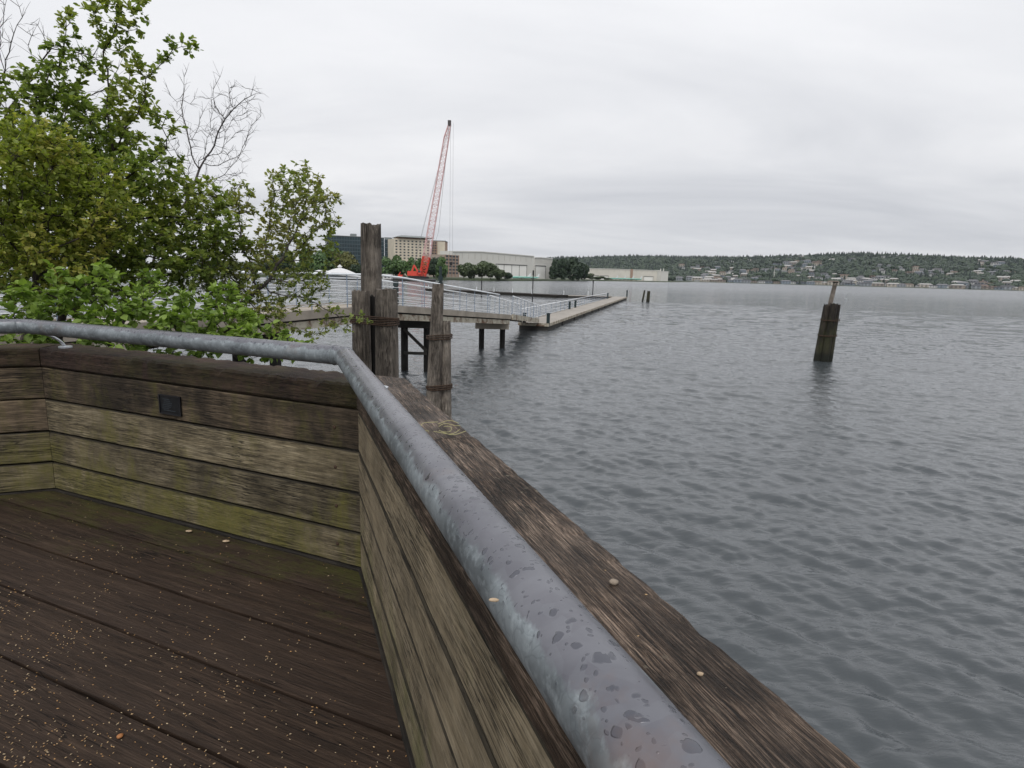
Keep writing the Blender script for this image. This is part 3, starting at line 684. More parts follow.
# second float row behind
def float2(px0, py0, px1, py1, wd, lab, zt=.45):
    a = atz(px0, py0, 0); b = atz(px1, py1, 0); a = Vector((a[0], a[1], 0)); b = Vector((b[0], b[1], 0)); d = b-a
    e = empty('float_section', a, math.atan2(d.y, d.x), lab, 'dock', 'low dark floats behind the floating dock'); L = d.length
    m = MB(); m.box(0, L, 0, wd, .32, zt); m.build('deck_surface', CONC_L if wd < 3 else W_DARK, e)
    m = MB(); m.box(.1, L-.1, .1, wd-.1, -.3, .315); m.build('pontoon', FLOATM, e)
    n = int(L/5)
    for k in range(n):
        m = MB(); m.tube([(k*5+1, .2, zt-.02), (k*5+1, .2, zt+.9)], .05, 6); m.build('post', RAILW, e)
    return e
float2(425, 291, 556, 298, 4, 'dark low float section with short white posts behind the sloping gangway', .55)
float2(559, 297.5, 612, 298.5, 2, 'pale thin float section behind the far half of the floating dock')
for px, pb, pt, Y, lab in ((481.5, 290, 281, 110, 'short thin dark pole standing behind the footbridge railing'), (532.5, 296.5, 271, 95, 'tallest thin dark pole rising behind the floating dock'), (592.5, 297.5, 280.5, 118, 'thin pole standing behind the middle of the floating dock')):
    q = aty(px, pb, Y); zt_ = aty(px, pt, Y)[2]; e = empty('marker_pole', (q[0], q[1], 0), label=lab, cat='pole')
    m = MB(); m.tube([(0,0,-1), (0,0,zt_)], .09, 6); m.build('pole', BLACKM, e)
    m = MB(); m.tube([(0,0,zt_-.6), (0,0,zt_+.1)], .14 if Y < 100 else .11, 6); m.build('pole_cap', BLACKM, e)
# buoy
q = atz(846, 299.5, 0); e = empty('buoy', (q[0], q[1], 0), label='tiny pale buoy floating behind the lone pile cluster', cat='buoy')
m = MB(); m.tube([(0,0,-.2),(0,0,.25),(0,0,.35)], [.35,.3,.1], 10); m.build('float_body', simple('grey_buoy', (.3,.32,.33)), e); m = MB(); m.tube([(0,0,.3),(0,0,1.5)], .07, 6); m.build('mast', simple('grey_buoy_mast', (.3,.32,.33)), e)
# ---------------------------------------------------------------- near bank
def gridmesh(name, xs, ys_, zf, mat, smooth=True):
    X_, Y_ = np.meshgrid(xs, ys_, indexing='ij'); Z_ = np.vectorize(zf)(X_, Y_)
    V_ = np.stack([X_, Y_, Z_], -1).reshape(-1, 3); i_ = np.arange(len(V_)).reshape(X_.shape)
    F_ = np.stack([i_[:-1,:-1], i_[1:,:-1], i_[1:,1:], i_[:-1,1:]], -1).reshape(-1, 4)
    return struct(obj(name, npmesh(name, V_, F_, [mat], smooth)))
def bankz(x, y):
    d = (-.55*y-1.0-x); d += .8*mnoise.noise(Vector((x*.3, y*.3, 0)))
    far = max(0, y-13)*.35
    return max(-1.5, min(2.0+.2*mnoise.noise(Vector((x*.5, y*.5, 3))), -.8+d*.9-far))
SOIL = simple('bank_soil', (.035,.030,.018), .95, 0, .4, 2, .02)
gridmesh('bank', np.linspace(-45, 2, 60), np.linspace(-20, 22, 60), bankz, SOIL)
# ---------------------------------------------------------------- foliage
def leafmat(name, dark, light, tint=None, tf=.0, trans=.35):
    t = NT(name); g_ = t.n('ShaderNodeNewGeometry'); r_ = g_.outputs['Random Per Island']
    n_ = t.noise(t.coord((1,1,1), rnd=False), 1.6, 4, .6)
    c_ = t.mix(t.math('ADD', t.math('MULTIPLY', r_, .6), t.mapr(n_, .35, .65, 0, .4), clamp=True), dark, light)
    if tint:
        mk = t.math('MULTIPLY', t.mapr(t.math('ADD', n_, t.math('MULTIPLY', r_, .22)), .60, .72), tf); c_ = t.mix(mk, c_, tint)
    d = t.n('ShaderNodeBsdfPrincipled'); t.l(c_, d.inputs['Base Color']); d.inputs['Roughness'].default_value = .5; d.inputs['Specular IOR Level'].default_value = .35
    tr = t.n('ShaderNodeBsdfTranslucent'); t.l(t.mix(1., c_, (1.,1.1,.5), 'MULTIPLY'), tr.inputs[0])
    mx_ = t.n('ShaderNodeMixShader'); mx_.inputs[0].default_value = trans; t.l(d.outputs[0], mx_.inputs[1]); t.l(tr.outputs[0], mx_.inputs[2]); t.l(mx_.outputs[0], t.out.inputs[0])
    return t.m
LEAF_A = leafmat('leaf_green', (.115,.17,.042), (.34,.42,.11), (.33,.30,.08), .4, trans=.45)
LEAF_B = leafmat('leaf_yellow_green', (.16,.21,.04), (.44,.49,.11), (.42,.25,.10), .34, trans=.45)
LEAF_C = leafmat('leaf_airy', (.14,.185,.055), (.37,.42,.14), (.32,.25,.09), .5, trans=.45)
LEAF_D = leafmat('leaf_bramble', (.10,.17,.036), (.33,.45,.10), None, trans=.4)
BARK = wood('bark', (.02,.016,.013), (.06,.048,.038), (.12,.10,.08), 2)
BARKG = wood('grey_bark', (.05,.045,.042), (.12,.105,.10), (.2,.18,.17), 2)
LT = {}
def leaf_template(kind):
    if kind == 'oval':   # small oval, folded along the midrib
        v = np.array([(0,0,0),(.28,.35,.06),(.24,.75,.05),(0,1,0),(-.24,.75,.05),(-.28,.35,.06),(0,.5,-.03)])
        f = np.array([(0,1,6),(1,2,6),(2,3,6),(3,4,6),(4,5,6),(5,0,6)])
    else:                # broad pointed leaf
        v = np.array([(0,0,0),(.36,.22,.05),(.40,.5,.07),(.22,.8,.04),(0,1.05,-.06),(-.22,.8,.04),(-.40,.5,.07),(-.36,.22,.05),(0,.5,-.04)])
        f = np.array([(0,1,8),(1,2,8),(2,3,8),(3,4,8),(4,5,8),(5,6,8),(6,7,8),(7,0,8)])
    return v, f
def leaves_mesh(name, P, D, sizes, kind, mats):
    v, f = leaf_template(kind); n = len(P)
    P = np.array(P); D = np.array(D); D /= np.linalg.norm(D, axis=1)[:, None]+1e-9
    up = np.tile([0, 0, 1.], (n, 1))+RS.normal(0, .45, (n, 3)); Xa = np.cross(D, up); Xa /= np.linalg.norm(Xa, axis=1)[:, None]+1e-9
    Za = np.cross(Xa, D); S = np.array(sizes)[:, None, None]
    V_ = P[:, None, :]+S*(v[None, :, 0:1]*Xa[:, None, :]+v[None, :, 1:2]*D[:, None, :]+v[None, :, 2:3]*Za[:, None, :])
    F_ = (f[None]+(np.arange(n)*len(v))[:, None, None]).reshape(-1, 3)
    return npmesh(name, V_.reshape(-1, 3), F_, mats, False)
def grow(roots, attr, step=.10, infl=.8, kill=.16, iters=160):
    """space colonisation: returns node positions and parents"""
    nodes = [Vector(r) for r in roots]; par = [-1]*len(nodes)
    for i in range(1, len(nodes)): par[i] = i-1
    attr = [Vector(a) for a in attr]
    for it in range(iters):
        kd = KDTree(len(nodes))
        for i, n_ in enumerate(nodes): kd.insert(n_, i)
        kd.balance(); pull = {}; keep = []
        for a in attr:
            co_, i, d = kd.find(a)
            if d < kill: continue
            keep.append(a)
            if d < infl or it < 40: pull.setdefault(i, []).append((a-nodes[i]).normalized())
        attr = keep
        if not attr or not pull: break
        new = 0
        for i, ds in pull.items():
            d = sum(ds, Vector())
            if d.length < 1e-3: continue
            d = (d.normalized()+Vector((random.gauss(0,.16), random.gauss(0,.16), random.gauss(0,.16)))).normalized()
            p = nodes[i]+d*step
            if kd.find(p)[2] < step*.45: continue
            nodes.append(p); par.append(i); new += 1
        if not new: break
    return nodes, par
def blob_pts(blobs, dens, dsp=.35):
    out = []
    for (px, py, Y, rp) in blobs:
        c_ = Vector(aty(px, py, Y)); r_ = rp*Y/600
        n = int(dens*(rp/30)**2)
        for _ in range(n):
            v_ = Vector((random.gauss(0,1), random.gauss(0,1), random.gauss(0,1))).normalized()*(random.random()**.45)*r_
            v_.y *= 1+dsp; out.append(c_+v_)
    return out
def tree(name, label, cat, root, trunkpts, blobs, dens, leaf, kind, lsize, per, bark, step=.1, kill=.15, rtip=.003, exp_=2.3, leaf_prob=1., tw=2):
    att = blob_pts(blobs, dens); rt = [Vector(root)]
    for tp in trunkpts:
        a = rt[-1]; b = Vector(tp); n = max(1, int((b-a).length/step))
        rt += [a+(b-a)*(i/n)+Vector((random.gauss(0,.008), random.gauss(0,.008), 0)) for i in range(1, n+1)]
    N, Pp = grow(rt, att, step, 1.0, kill)
    n = len(N); ch = [[] for _ in N]
    for i, p in enumerate(Pp):
        if p >= 0: ch[p].append(i)
    R_ = [0.]*n; tips = []
    for i in range(n-1, -1, -1):
        if not ch[i]: R_[i] = rtip; tips.append(i)
        else: R_[i] = sum(R_[c_]**exp_ for c_ in ch[i])**(1/exp_)
    e = empty(name, root, label=label, cat=cat); org = Vector(root); m = MB()
    done = set()
    def chain(s_, first):
        pts = [N[s_]-org, N[first]-org]; rs = [min(R_[s_], R_[first]*1.15), R_[first]]; c_ = first
        nxt = []
        while ch[c_]:
            cs_ = sorted(ch[c_], key=lambda q: -R_[q]); nxt += [(c_, q) for q in cs_[1:]]; pts.append(N[cs_[0]]-org); rs.append(R_[cs_[0]]); c_ = cs_[0]
        m.tube(pts, rs, 8 if rs[0] > .03 else (5 if rs[0] > .008 else 3), caps=False)
        return nxt
    st = [(0, c_) for c_ in ch[0]]
    while st:
        a, b = st.pop(); st += chain(a, b)
    # twigs and leaves near thin nodes
    LP = []; LD = []; LS = []
    for i in range(n):
        if R_[i] > rtip*3.2 or Pp[i] < 0: continue
        d = (N[i]-N[Pp[i]]).normalized()
        for q in range(tw):
            td = (d+Vector((random.gauss(0,.8), random.gauss(0,.8), random.gauss(0,.6)+.1))).normalized(); L = step*random.uniform(.5, 1.5)*(1.3 if not per else 1.)
            b = N[i]+td*L*.5+Vector((0,0,.01)); c2 = N[i]+td*L+Vector((0,0,random.uniform(-.02,.03)))
            m.tube([N[i]-org, b-org, c2-org], [rtip*.7, rtip*.55, rtip*.3], 3, caps=False)
            if per and random.random() < leaf_prob:
                for k in range(per):
                    tt = random.uniform(.2, 1.); p = N[i]+(c2-N[i])*tt
                    ld = (td*.5+Vector((random.gauss(0,.7), random.gauss(0,.7), random.gauss(0,.45)-.1)))
                    LP.append(tuple(p)); LD.append(tuple(ld)); LS.append(lsize*random.uniform(.55, 1.25))
    m.build('branches', bark, e, smooth=True)
    if LP:
        LPn = np.array(LP)-np.array(root)[None, :]
        obj('leaves', leaves_mesh('leaves', LPn, LD, LS, kind, [leaf]), e)
    print(name, 'nodes', n, 'leaves', len(LP))
    return e
def gp(px, py, Y): return tuple(aty(px, py, Y))
def ground(x, y): return (x, y, bankz(x, y)-.1)
tree('broadleaf_tree', 'tall green leafy tree at the left edge behind the railing', 'tree', ground(-5.6, 6.6), [gp(60, 330, 6.5), gp(85, 230, 6.4)],
     [(20,235,6.2,50),(80,235,6.3,50),(140,225,6.4,45),(190,225,6.6,36),(100,180,6.4,42),(150,180,6.5,38),(40,150,6.4,38),(95,135,6.5,36),(45,100,6.4,20),(75,110,6.4,16),(125,102,6.5,18),(165,120,6.5,12),(80,65,6.5,16),(112,48,6.6,13),(70,25,6.5,11),(105,12,6.5,14),(135,6,6.6,12),(172,45,6.6,9),(140,72,6.5,12),(196,46,6.6,6),(128,35,6.6,9),(60,50,6.5,10),(180,265,6.3,34),(110,275,6.2,38),(40,280,6.0,38),(225,235,6.6,24),(55,80,6.4,20),(20,95,6.4,22),(205,200,6.6,22)],
     130, LEAF_A, 'oval', .060, 9, BARK, kill=.12, tw=3)
tree('yellow_green_shrub', 'yellow-green shrub with rusty young leaves at the left edge', 'shrub', ground(-4.9, 5.2), [gp(25, 330, 5.2)],
     [(15,170,5.2,38),(60,170,5.3,32),(100,190,5.4,26),(20,215,5.2,38),(60,215,5.3,34),(100,225,5.4,28),(10,255,5.1,30),(60,255,5.2,30),(125,215,5.5,16),(40,140,5.3,22)],
     130, LEAF_B, 'oval', .050, 8, BARK, step=.08, kill=.095, tw=3)
tree('bare_tree', 'leafless grey tree with fine upward twigs behind the green tree', 'tree', ground(-5.5, 8.2), [gp(120, 330, 8.2), gp(175, 215, 8)],
     [(185,160,7.9,22),(205,140,8,20),(225,120,8,22),(240,100,8,16),(215,100,8,14),(200,185,8,24),(225,165,8,20),(250,118,8,10),(180,115,8,12),(240,150,8,12),(225,205,8,22),(192,100,8,9),(255,95,8,9),(230,82,8,9),(190,78,8,9),(264,110,8,6),(258,130,8,7),(175,90,8,9),(210,215,8,20),(245,140,8,9)],
     110, None, 'oval', 0, 0, BARKG, step=.09, kill=.12, rtip=.0030, tw=3)
tree('bare_branches', 'thin bare branches reaching up at the top left corner', 'tree', ground(-6.8, 7.0), [gp(0, 200, 7), gp(5, 120, 7)],
     [(10,15,7,22),(20,50,7,22),(8,85,7,22),(35,25,7,14),(100,90,7,20),(70,110,7,20),(100,60,7,20)],
     40, None, 'oval', 0, 0, BARK, step=.10, kill=.14, rtip=.0034, tw=2)
tree('airy_tree', 'slender airy tree with sparse pale leaves in front of the footbridge', 'tree', ground(-4.2, 6.9) if False else (-4.5, 6.6, bankz(-4.5, 6.6)-.1), [gp(205, 330, 6.7), gp(265, 285, 6.8)],
     [(300,190,7,26),(318,205,7,24),(290,215,7,26),(325,225,7,16),(280,180,7,14),(310,240,7,24),(270,250,7,28),(240,270,6.8,26),(290,270,7,24),(315,285,7,16),(300,302,7,14),(260,300,6.8,24),(225,245,6.8,18),(335,245,7,8),(225,285,6.9,24),(255,262,6.9,20),(205,265,6.9,22),(235,310,6.8,20),(275,320,6.8,16),(325,330,7,10),(350,325,7,7),(340,322,7,8),(362,322,7.2,5),(240,200,7,18)],
     130, LEAF_C, 'oval', .052, 7, BARKG, step=.09, kill=.11, leaf_prob=.9, tw=3)
tree('bramble_bush', 'bright green broad-leaved bramble just behind the pipe handrail', 'bush', (-3.4, 4.9, bankz(-3.4, 4.9)-.1), [gp(110, 350, 4.9)],
     [(75,298,4.7,20),(100,290,4.7,14),(130,312,4.7,18),(55,272,4.7,10),(110,275,4.8,10),(30,300,4.6,18),(150,300,4.7,12),(165,325,4.6,18),(205,325,4.8,18),(185,300,4.9,9),(235,318,4.9,14),(250,338,4.8,14),(275,345,4.8,11),(95,330,4.5,20),(40,330,4.5,18),(295,350,4.8,8),(10,325,4.4,16),(130,345,4.5,16),(215,348,4.6,12),(180,318,5.2,20),(225,300,5.4,18),(255,325,5.3,16),(150,280,5.4,16),(200,350,5.0,14),(165,348,4.9,16),(260,350,5.1,12),(90,345,4.8,16),(50,348,4.6,16),(20,345,4.5,14),(300,345,5.4,9)],
     130, LEAF_D, 'broad', .060, 5, BARK, step=.08, kill=.10, tw=3)
# ---------------------------------------------------------------- far shore
GRASS = simple('shore_ground', (.045,.060,.028), .95, 0, .3, .05)
PAVE = simple('shore_apron', (.20,.20,.19), .9, 0, .2, .05)
def land_poly(name, front, back, z, mat):
    m = MB(); n = len(front); vs = []
    for (a, b) in zip(front, back):
        vs += [(a[0], a[1], -1), (a[0]*1.004, a[1]*1.004, z), (b[0], b[1], z+.5), (b[0], b[1], -1)]
    fs = []
    for k in range(n-1):
        for j in range(3): fs.append((k*4+j, (k+1)*4+j, (k+1)*4+j+1, k*4+j+1))
    m.add(vs, fs); return struct(m.build(name, mat))
def dpx(px, Y): return ((px-512)/600*Y/math.cos(pitch)*1.0, Y)
fr = [dpx(-900, 220), dpx(-200, 260), dpx(100, 300), dpx(300, 315), dpx(400, 335), (aty(455, 279, 400)[0], 400), (aty(505, 279, 440)[0], 440), (aty(540, 279, 520)[0], 520), (aty(565, 279, 640)[0], 640), (aty(590, 279, 760)[0], 760), (aty(672, 281, 1000)[0], 1000), (aty(690, 281, 1400)[0], 1400)]
bk = [(a[0]*3.5, a[1]*3.5) for a in fr]
land_poly('shore', fr, bk, 1.2, GRASS)
# hills
def htop(az):
    px = 512+math.tan(az)*600
    xs = [200,480,560,640,720,840,930,1024,1200,1500]; hs = [30,44,76,92,90,112,102,88,80,60]
    return float(np.interp(px, xs, hs))
def hillz(x, y):
    D = math.hypot(x, y); az = math.atan2(x, y); t_ = min(1, max(0, (D-1580)/1250)); t_ = t_*t_*(3-2*t_)*.75+t_*.25
    return -2+max(0, min(1, (D-1560)/15))*3.5+(htop(az)+6*mnoise.noise(Vector((x*.004, y*.004, 0))))*t_
HILLG = simple('hill_ground', (.035,.050,.028), .95, 0, .35, .02)
nA = 150; nD = 60; azs = np.radians(np.linspace(-30, 62, nA)); Ds = np.linspace(1550, 3300, nD)
Vh = np.array([(D*math.sin(a), D*math.cos(a), hillz(D*math.sin(a), D*math.cos(a))) for a in azs for D in Ds]); i_ = np.arange(len(Vh)).reshape(nA, nD)
struct(obj('hill', npmesh('hill', Vh, np.stack([i_[:-1,:-1], i_[:-1,1:], i_[1:,1:], i_[1:,:-1]], -1).reshape(-1, 4)[:, ::-1], [HILLG], True)))
# houses
ROOFS = [simple('roof_grey', (.16,.16,.17), .9), simple('roof_brown', (.13,.095,.075), .9), simple('roof_dark', (.07,.07,.075), .9), simple('roof_light', (.36,.35,.34), .9)]
WALLS = [simple('wall_white', (.56,.56,.55), .9), simple('wall_cream', (.44,.40,.34), .9), simple('wall_grey', (.28,.30,.32), .9), simple('wall_tan', (.30,.26,.22), .9), simple('wall_blue', (.22,.26,.30), .9)]
WIN = simple('dark_window', (.03,.035,.045), .3)
def house_mesh(name, wd, dp, ht, rh, wm, rm, fl):
    m = MB(); m.box(-wd/2, wd/2, -dp/2, dp/2, -3, ht, 0)
    e = .6; a = [(-wd/2-e, -dp/2-e, ht+.02), (wd/2+e, -dp/2-e, ht+.02), (wd/2+e, dp/2+e, ht+.02), (-wd/2-e, dp/2+e, ht+.02)]
    rd = [(-wd/2+wd*.1, 0, ht+rh), (wd/2-wd*.1, 0, ht+rh)]
    m.add(a+rd, [(0,1,5,4), (2,3,4,5), (0,4,3), (1,2,5), (3,2,1,0)], 1)
    for f_ in range(fl):
        for k in range(3):
            x = -wd/2+wd*(k+.5)/3; m.box(x-wd*.09, x+wd*.09, -dp/2-.05, -dp/2+.1, 1+f_*3, 2.5+f_*3, 2)
    o = m.build(name, [wm, rm, WIN]); me = o.data; bpy.data.objects.remove(o); return me
HV = []
for i, (wn, wmm) in enumerate(zip(['white','cream','grey','tan','blue'], WALLS)):
    for j, (rn, rm) in enumerate(zip(['grey','brown','dark','pale'], ROOFS)):
        if (i+j) % 2: continue
        HV.append((f'small {wn} house with a {rn} roof among the trees on the far hillside', house_mesh('hillside_house', random.uniform(11,19), 10, random.choice([4,6,7]), 2.5, wmm, rm, 2)))
hpos = []
hr_ = random.Random(5)
tries = 0
while len(hpos) < 230 and tries < 30000:
    tries += 1
    px = hr_.uniform(660, 1060); D = 1600+1150*hr_.random()**1.5; 
    cl = mnoise.noise(Vector((px*.016, D*.004, 7)))
    if cl < -.02+(D-1600)/6000: continue
    az = math.atan((px-512)/600/math.cos(pitch)); x, y = D*math.sin(az), D*math.cos(az)
    if any((x-a)**2+(y-b)**2 < 24**2 for a, b in hpos): continue
    hpos.append((x, y))
# waterfront row
wf = []
for k in range(46):
    px = 688+k*7.9+hr_.uniform(-2, 2); D = hr_.uniform(1578, 1600); az = math.atan((px-512)/600/math.cos(pitch)); wf.append((D*math.sin(az), D*math.cos(az)))
for k, (x, y) in enumerate(hpos+wf):
    lab, me = HV[hr_.randrange(len(HV))]
    front = k >= len(hpos)
    if front: lab = lab.replace('among the trees on the far hillside', 'along the far waterfront')
    o = obj('hillside_house' if not front else 'waterfront_house', me, loc=(x, y, hillz(x, y)))
    o.rotation_euler = (0, 0, -math.atan2(x, y)+hr_.uniform(-.5, .5)); s_ = hr_.uniform(.8, 1.35)*(1. if not front else .95); o.scale = (s_*(1.15 if front else 1), s_, s_*(.8 if front else 1))
    tag(o, lab, 'house', 'houses on the far hillside' if not front else 'houses along the far waterfront')
# hillside wood
def blob_tpl():
    bm = bmesh.new(); bmesh.ops.create_icosphere(bm, subdivisions=1, radius=1)
    v_ = np.array([tuple(q.co) for q in bm.verts]); f_ = np.array([[q.index for q in p.verts] for p in bm.faces]); bm.free(); return v_, f_
bv, bf = blob_tpl()
def cone_tpl(seg=6):
    v_ = []; f_ = []
    for (z0, z1, r0) in ((.0,.55,1.),(.35,1.,.72)):
        o_ = len(v_); v_ += [(math.cos(6.283*k/seg)*r0, math.sin(6.283*k/seg)*r0, z0) for k in range(seg)]+[(0,0,z1)]
        f_ += [(o_+k, o_+(k+1) % seg, o_+seg) for k in range(seg)]
    return np.array(v_), np.array(f_)
cv, cf = cone_tpl()
TP = []; hp = np.array(hpos+wf)
rg = np.random.RandomState(3)
while len(TP) < 17000:
    px = rg.uniform(380, 1130); D = 1572+1500*rg.uniform()**1.25
    az = math.atan((px-512)/600/math.cos(pitch)); x, y = D*math.sin(az), D*math.cos(az)
    dx = hp[:, 0]-x; dy = hp[:, 1]-y; u = np.array([math.sin(az), math.cos(az)])
    al = dx*u[0]+dy*u[1]; la = np.abs(dx*u[1]-dy*u[0])
    if ((la < 11) & (al > -8) & (al < 95)).any() and rg.uniform() < .985: continue
    TP.append((x, y, D))
for nm, sel, tv, tf_, mlo, mhi in (('conifer', .42, cv, cf, (.016,.030,.021), (.035,.055,.032)), ('broadleaf', 1., bv, bf, (.030,.050,.024), (.075,.105,.042))):
    pass
Vs = []; Fs = []; MI = []; o_ = 0
for (x, y, D) in TP:
    con = rg.uniform() < .22+.35*(D > 2500); z = hillz(x, y)
    if con:
        h_ = rg.uniform(12, 24)*(1.0 if D > 1750 else .7); w_ = h_*rg.uniform(.20,.32); v_ = cv*[w_, w_, h_]+[x, y, z]; f_ = cf
    else:
        h_ = rg.uniform(9, 17)*(1.0 if D > 1750 else .75); w_ = h_*rg.uniform(.42,.65); v_ = bv*(1+rg.uniform(-.25,.25,(len(bv),1)))*[w_, w_, h_*.5]+[x, y, z+h_*.5]; f_ = bf
    Vs.append(v_); Fs.append(f_+o_); MI.append(np.full(len(f_), 0 if con else 1)); o_ += len(v_)
CON = leafmat('conifer_foliage', (.007,.017,.014), (.018,.034,.022), trans=.05); BRO = leafmat('wood_foliage', (.010,.023,.015), (.038,.062,.028), trans=.05)
o = obj('hillside_wood', npmesh('hillside_wood', np.vstack(Vs), np.vstack(Fs), [CON, BRO], False, np.concatenate(MI))); stuff(o, 'dark green wood covering the far hillside across the lake', 'wood')
# individual trees on the left shore
def crown_mesh(name, rx, rz, n, q, seed, mat, con=False):
    r_ = np.random.RandomState(seed); nl = 11
    cs_ = r_.normal(size=(nl, 3)); cs_ /= np.linalg.norm(cs_, axis=1)[:, None]; cs_ *= r_.uniform(.25, .62, (nl, 1)); rs_ = r_.uniform(.28, .5, nl)
    k = r_.randint(0, nl, n); d = r_.normal(size=(n, 3)); d /= np.linalg.norm(d, axis=1)[:, None]
    P_ = cs_[k]+d*(rs_[k]*r_.uniform(.7, 1.05, n))[:, None]
    P_ = P_*[rx, rx, rz]
    if con: P_[:, :2] *= (1.15-.75*(P_[:, 2:3]/rz+1)/2)
    nn = d+r_.normal(0, .5, (n, 3)); nn /= np.linalg.norm(nn, axis=1)[:, None]
    a = np.cross(nn, r_.normal(size=(n, 3))); a /= np.linalg.norm(a, axis=1)[:, None]; b = np.cross(nn, a); s_ = (q*r_.uniform(.5, 1.3, n))[:, None]
    V_ = np.stack([P_-a*s_, P_-b*s_*.8, P_+a*s_, P_+b*s_*.8], 1).reshape(-1, 3); F_ = np.arange(4*n).reshape(n, 4)
    me = npmesh(name, V_, F_, [mat], False); return me
FT = [leafmat('far_leaf_mid', (.040,.085,.028), (.11,.18,.055), trans=.1), leafmat('far_leaf_dark', (.016,.034,.018), (.042,.070,.032), trans=.1), leafmat('far_leaf_yellow', (.075,.085,.025), (.16,.16,.05), trans=.1), leafmat('far_leaf_willow', (.05,.075,.035), (.11,.145,.065), trans=.1)]
CR = [[crown_mesh('crown', 1, 1, 2400, .10, 10*i+j, FT[i]) for j in range(3)] for i in range(4)]
BK = bpy.data.materials['bark']; tmb = MB(); tmb.tube([(0,0,-.2),(0,0,.5),(.02,0,1)], [.05,.035,.015], 6); TR = tmb.build('trunk', BK); TRm = TR.data; bpy.data.objects.remove(TR)
def fartree(px, ytop, ybot, wpx, Y, kind, label, group=None, name='tree'):
    a = aty(px, ytop, Y); zb = 1.3; h_ = a[2]-zb; w_ = wpx*Y/600/2
    e = empty(name, (a[0], Y, zb), random.random()*6, label, 'tree', group)
    o = obj('trunk', TRm, e); o.scale = (h_*.5, h_*.5, h_*.7)
    c_ = obj('crown', CR[kind][random.randrange(3)], e); rz = h_*.60; c_.location = (0, 0, h_-rz*.86); c_.scale = (w_*1.35, w_*1.35, rz)
    return e
G1 = 'green trees on the shore in front of the office buildings'
for px, yt, w_, Y, k, lab in (
    (282,252,26,420,1,'dark shore tree behind the airy tree twigs'),(303,248,24,400,0,'round green tree left of the white pavilion'),(318,250,20,395,0,'green tree above the small pavilion roof'),
    (332,245,24,405,0,'tallest green tree behind the white pavilion'),(346,251,18,390,2,'yellowish tree behind the white pavilion'),(356,262,10,370,1,'low dark shrub right of the white pavilion'),
    (388,257,16,400,0,'green tree just right of the tall grey pile'),(399,255,16,405,0,'green tree left of the red crane body'),(410,257,14,395,0,'green tree right behind the red crane body'),
    (421,258,14,410,0,'green tree partly behind the crane boom foot'),(434,257,14,405,1,'dark green tree right of the crane boom foot'),(443,256,13,400,0,'round green tree left of the parking garage'),
    (265,262,22,420,1,'dark tree on the shore seen through twigs'),(240,266,26,400,1,'low dark tree on the shore far left of the pavilion'),(210,262,30,390,1,'dark shore tree seen between leaves of the near tree'),(175,262,34,380,1,'dark shore tree deep behind the near foliage'),(130,260,40,360,1,'wide dark shore tree behind the near foliage'),(80,258,44,350,1,'wide dark shore tree at far left'),(30,256,44,340,1,'leftmost wide dark tree on the shore')):
    fartree(px, yt, 279, w_*1.1, Y, k, lab, G1)
G2 = 'willow-like trees in front of the big white hangar'
for px, yt, w_, Y, k, lab in ((464,262,14,425,3,'leftmost bushy tree in front of the white hangar'),(472,262,14,430,3,'second bushy tree in front of the white hangar'),(482,260,16,430,3,'tallest bushy tree in front of the white hangar'),(491,262,15,432,3,'bushy tree at the middle right in front of the hangar'),
    (500,268,12,436,3,'lower bushy tree near the hangar door'),(508,271,7,440,1,'small square dark shrub beside the hangar door')): fartree(px, yt, 280, w_*1.15, Y, k, lab, G2)
G3 = 'dark trees on the point between the two hangars'
for px, yt, w_, Y, k, lab in ((556,260,12,660,1,'left tree of the dark clump between the hangars'),(563,258,13,665,1,'second tree of the dark clump between the hangars'),(571,257.5,13,675,1,'tallest tree of the dark clump between the hangars'),(579,258.5,12,680,1,'fourth tree of the dark clump between the hangars'),(585,261,8,690,1,'right tree of the dark clump between the hangars'),
    (590,273,10,750,3,'low pale shrub beside the dark clump'),(599,276,12,800,3,'low wide shrub at the foot of the long hangar'),(607,277.5,9,820,3,'rightmost low shrub before the long hangar')): fartree(px, yt, 281, w_*1.1, Y, k, lab, G3)
# buildings
GLASS = simple('dark_glass', (.014,.034,.042), .25, 0, .5, .3); GLASSB = simple('glass_band', (.055,.085,.10), .5); TAN = simple('tan_stucco', (.58,.52,.42), .9, 0, .1, .1); TAN2 = simple('pink_stucco', (.36,.25,.19), .9, 0, .1, .1)
ROOFM = simple('flat_roof', (.20,.22,.22), .8); PALE = simple('pale_metal_cladding', (.60,.59,.555), .85, 0, .06, .05); DOORM = simple('white_hangar_door', (.78,.77,.74), .8, 0, .06, .05); LINE = simple('dark_trim', (.06,.06,.06), .8)
def place(px0, px1, ytop, Y0, Y1=None):
    """empty at the left front corner, local x along the facade; returns empty kwargs, length, top z"""
    Y1 = Y0 if Y1 is None else Y1; a = aty(px0, ytop, Y0); b = aty(px1, ytop, Y1)
    return (a[0], a[1], 1.2), math.atan2(b[1]-a[1], b[0]-a[0]), math.hypot(b[0]-a[0], b[1]-a[1]), a[2]-1.2
def bldg(name, px0, px1, ytop, Y0, Y1, dp, wallm, label, cat='building', wpart='wall'):
    loc, rz, L, h_ = place(px0, px1, ytop, Y0, Y1); e = empty(name, loc, rz, label, cat)
    m = MB(); m.box(0, L, 0, dp, -1, h_); m.build(wpart, wallm, e); return e, L, h_
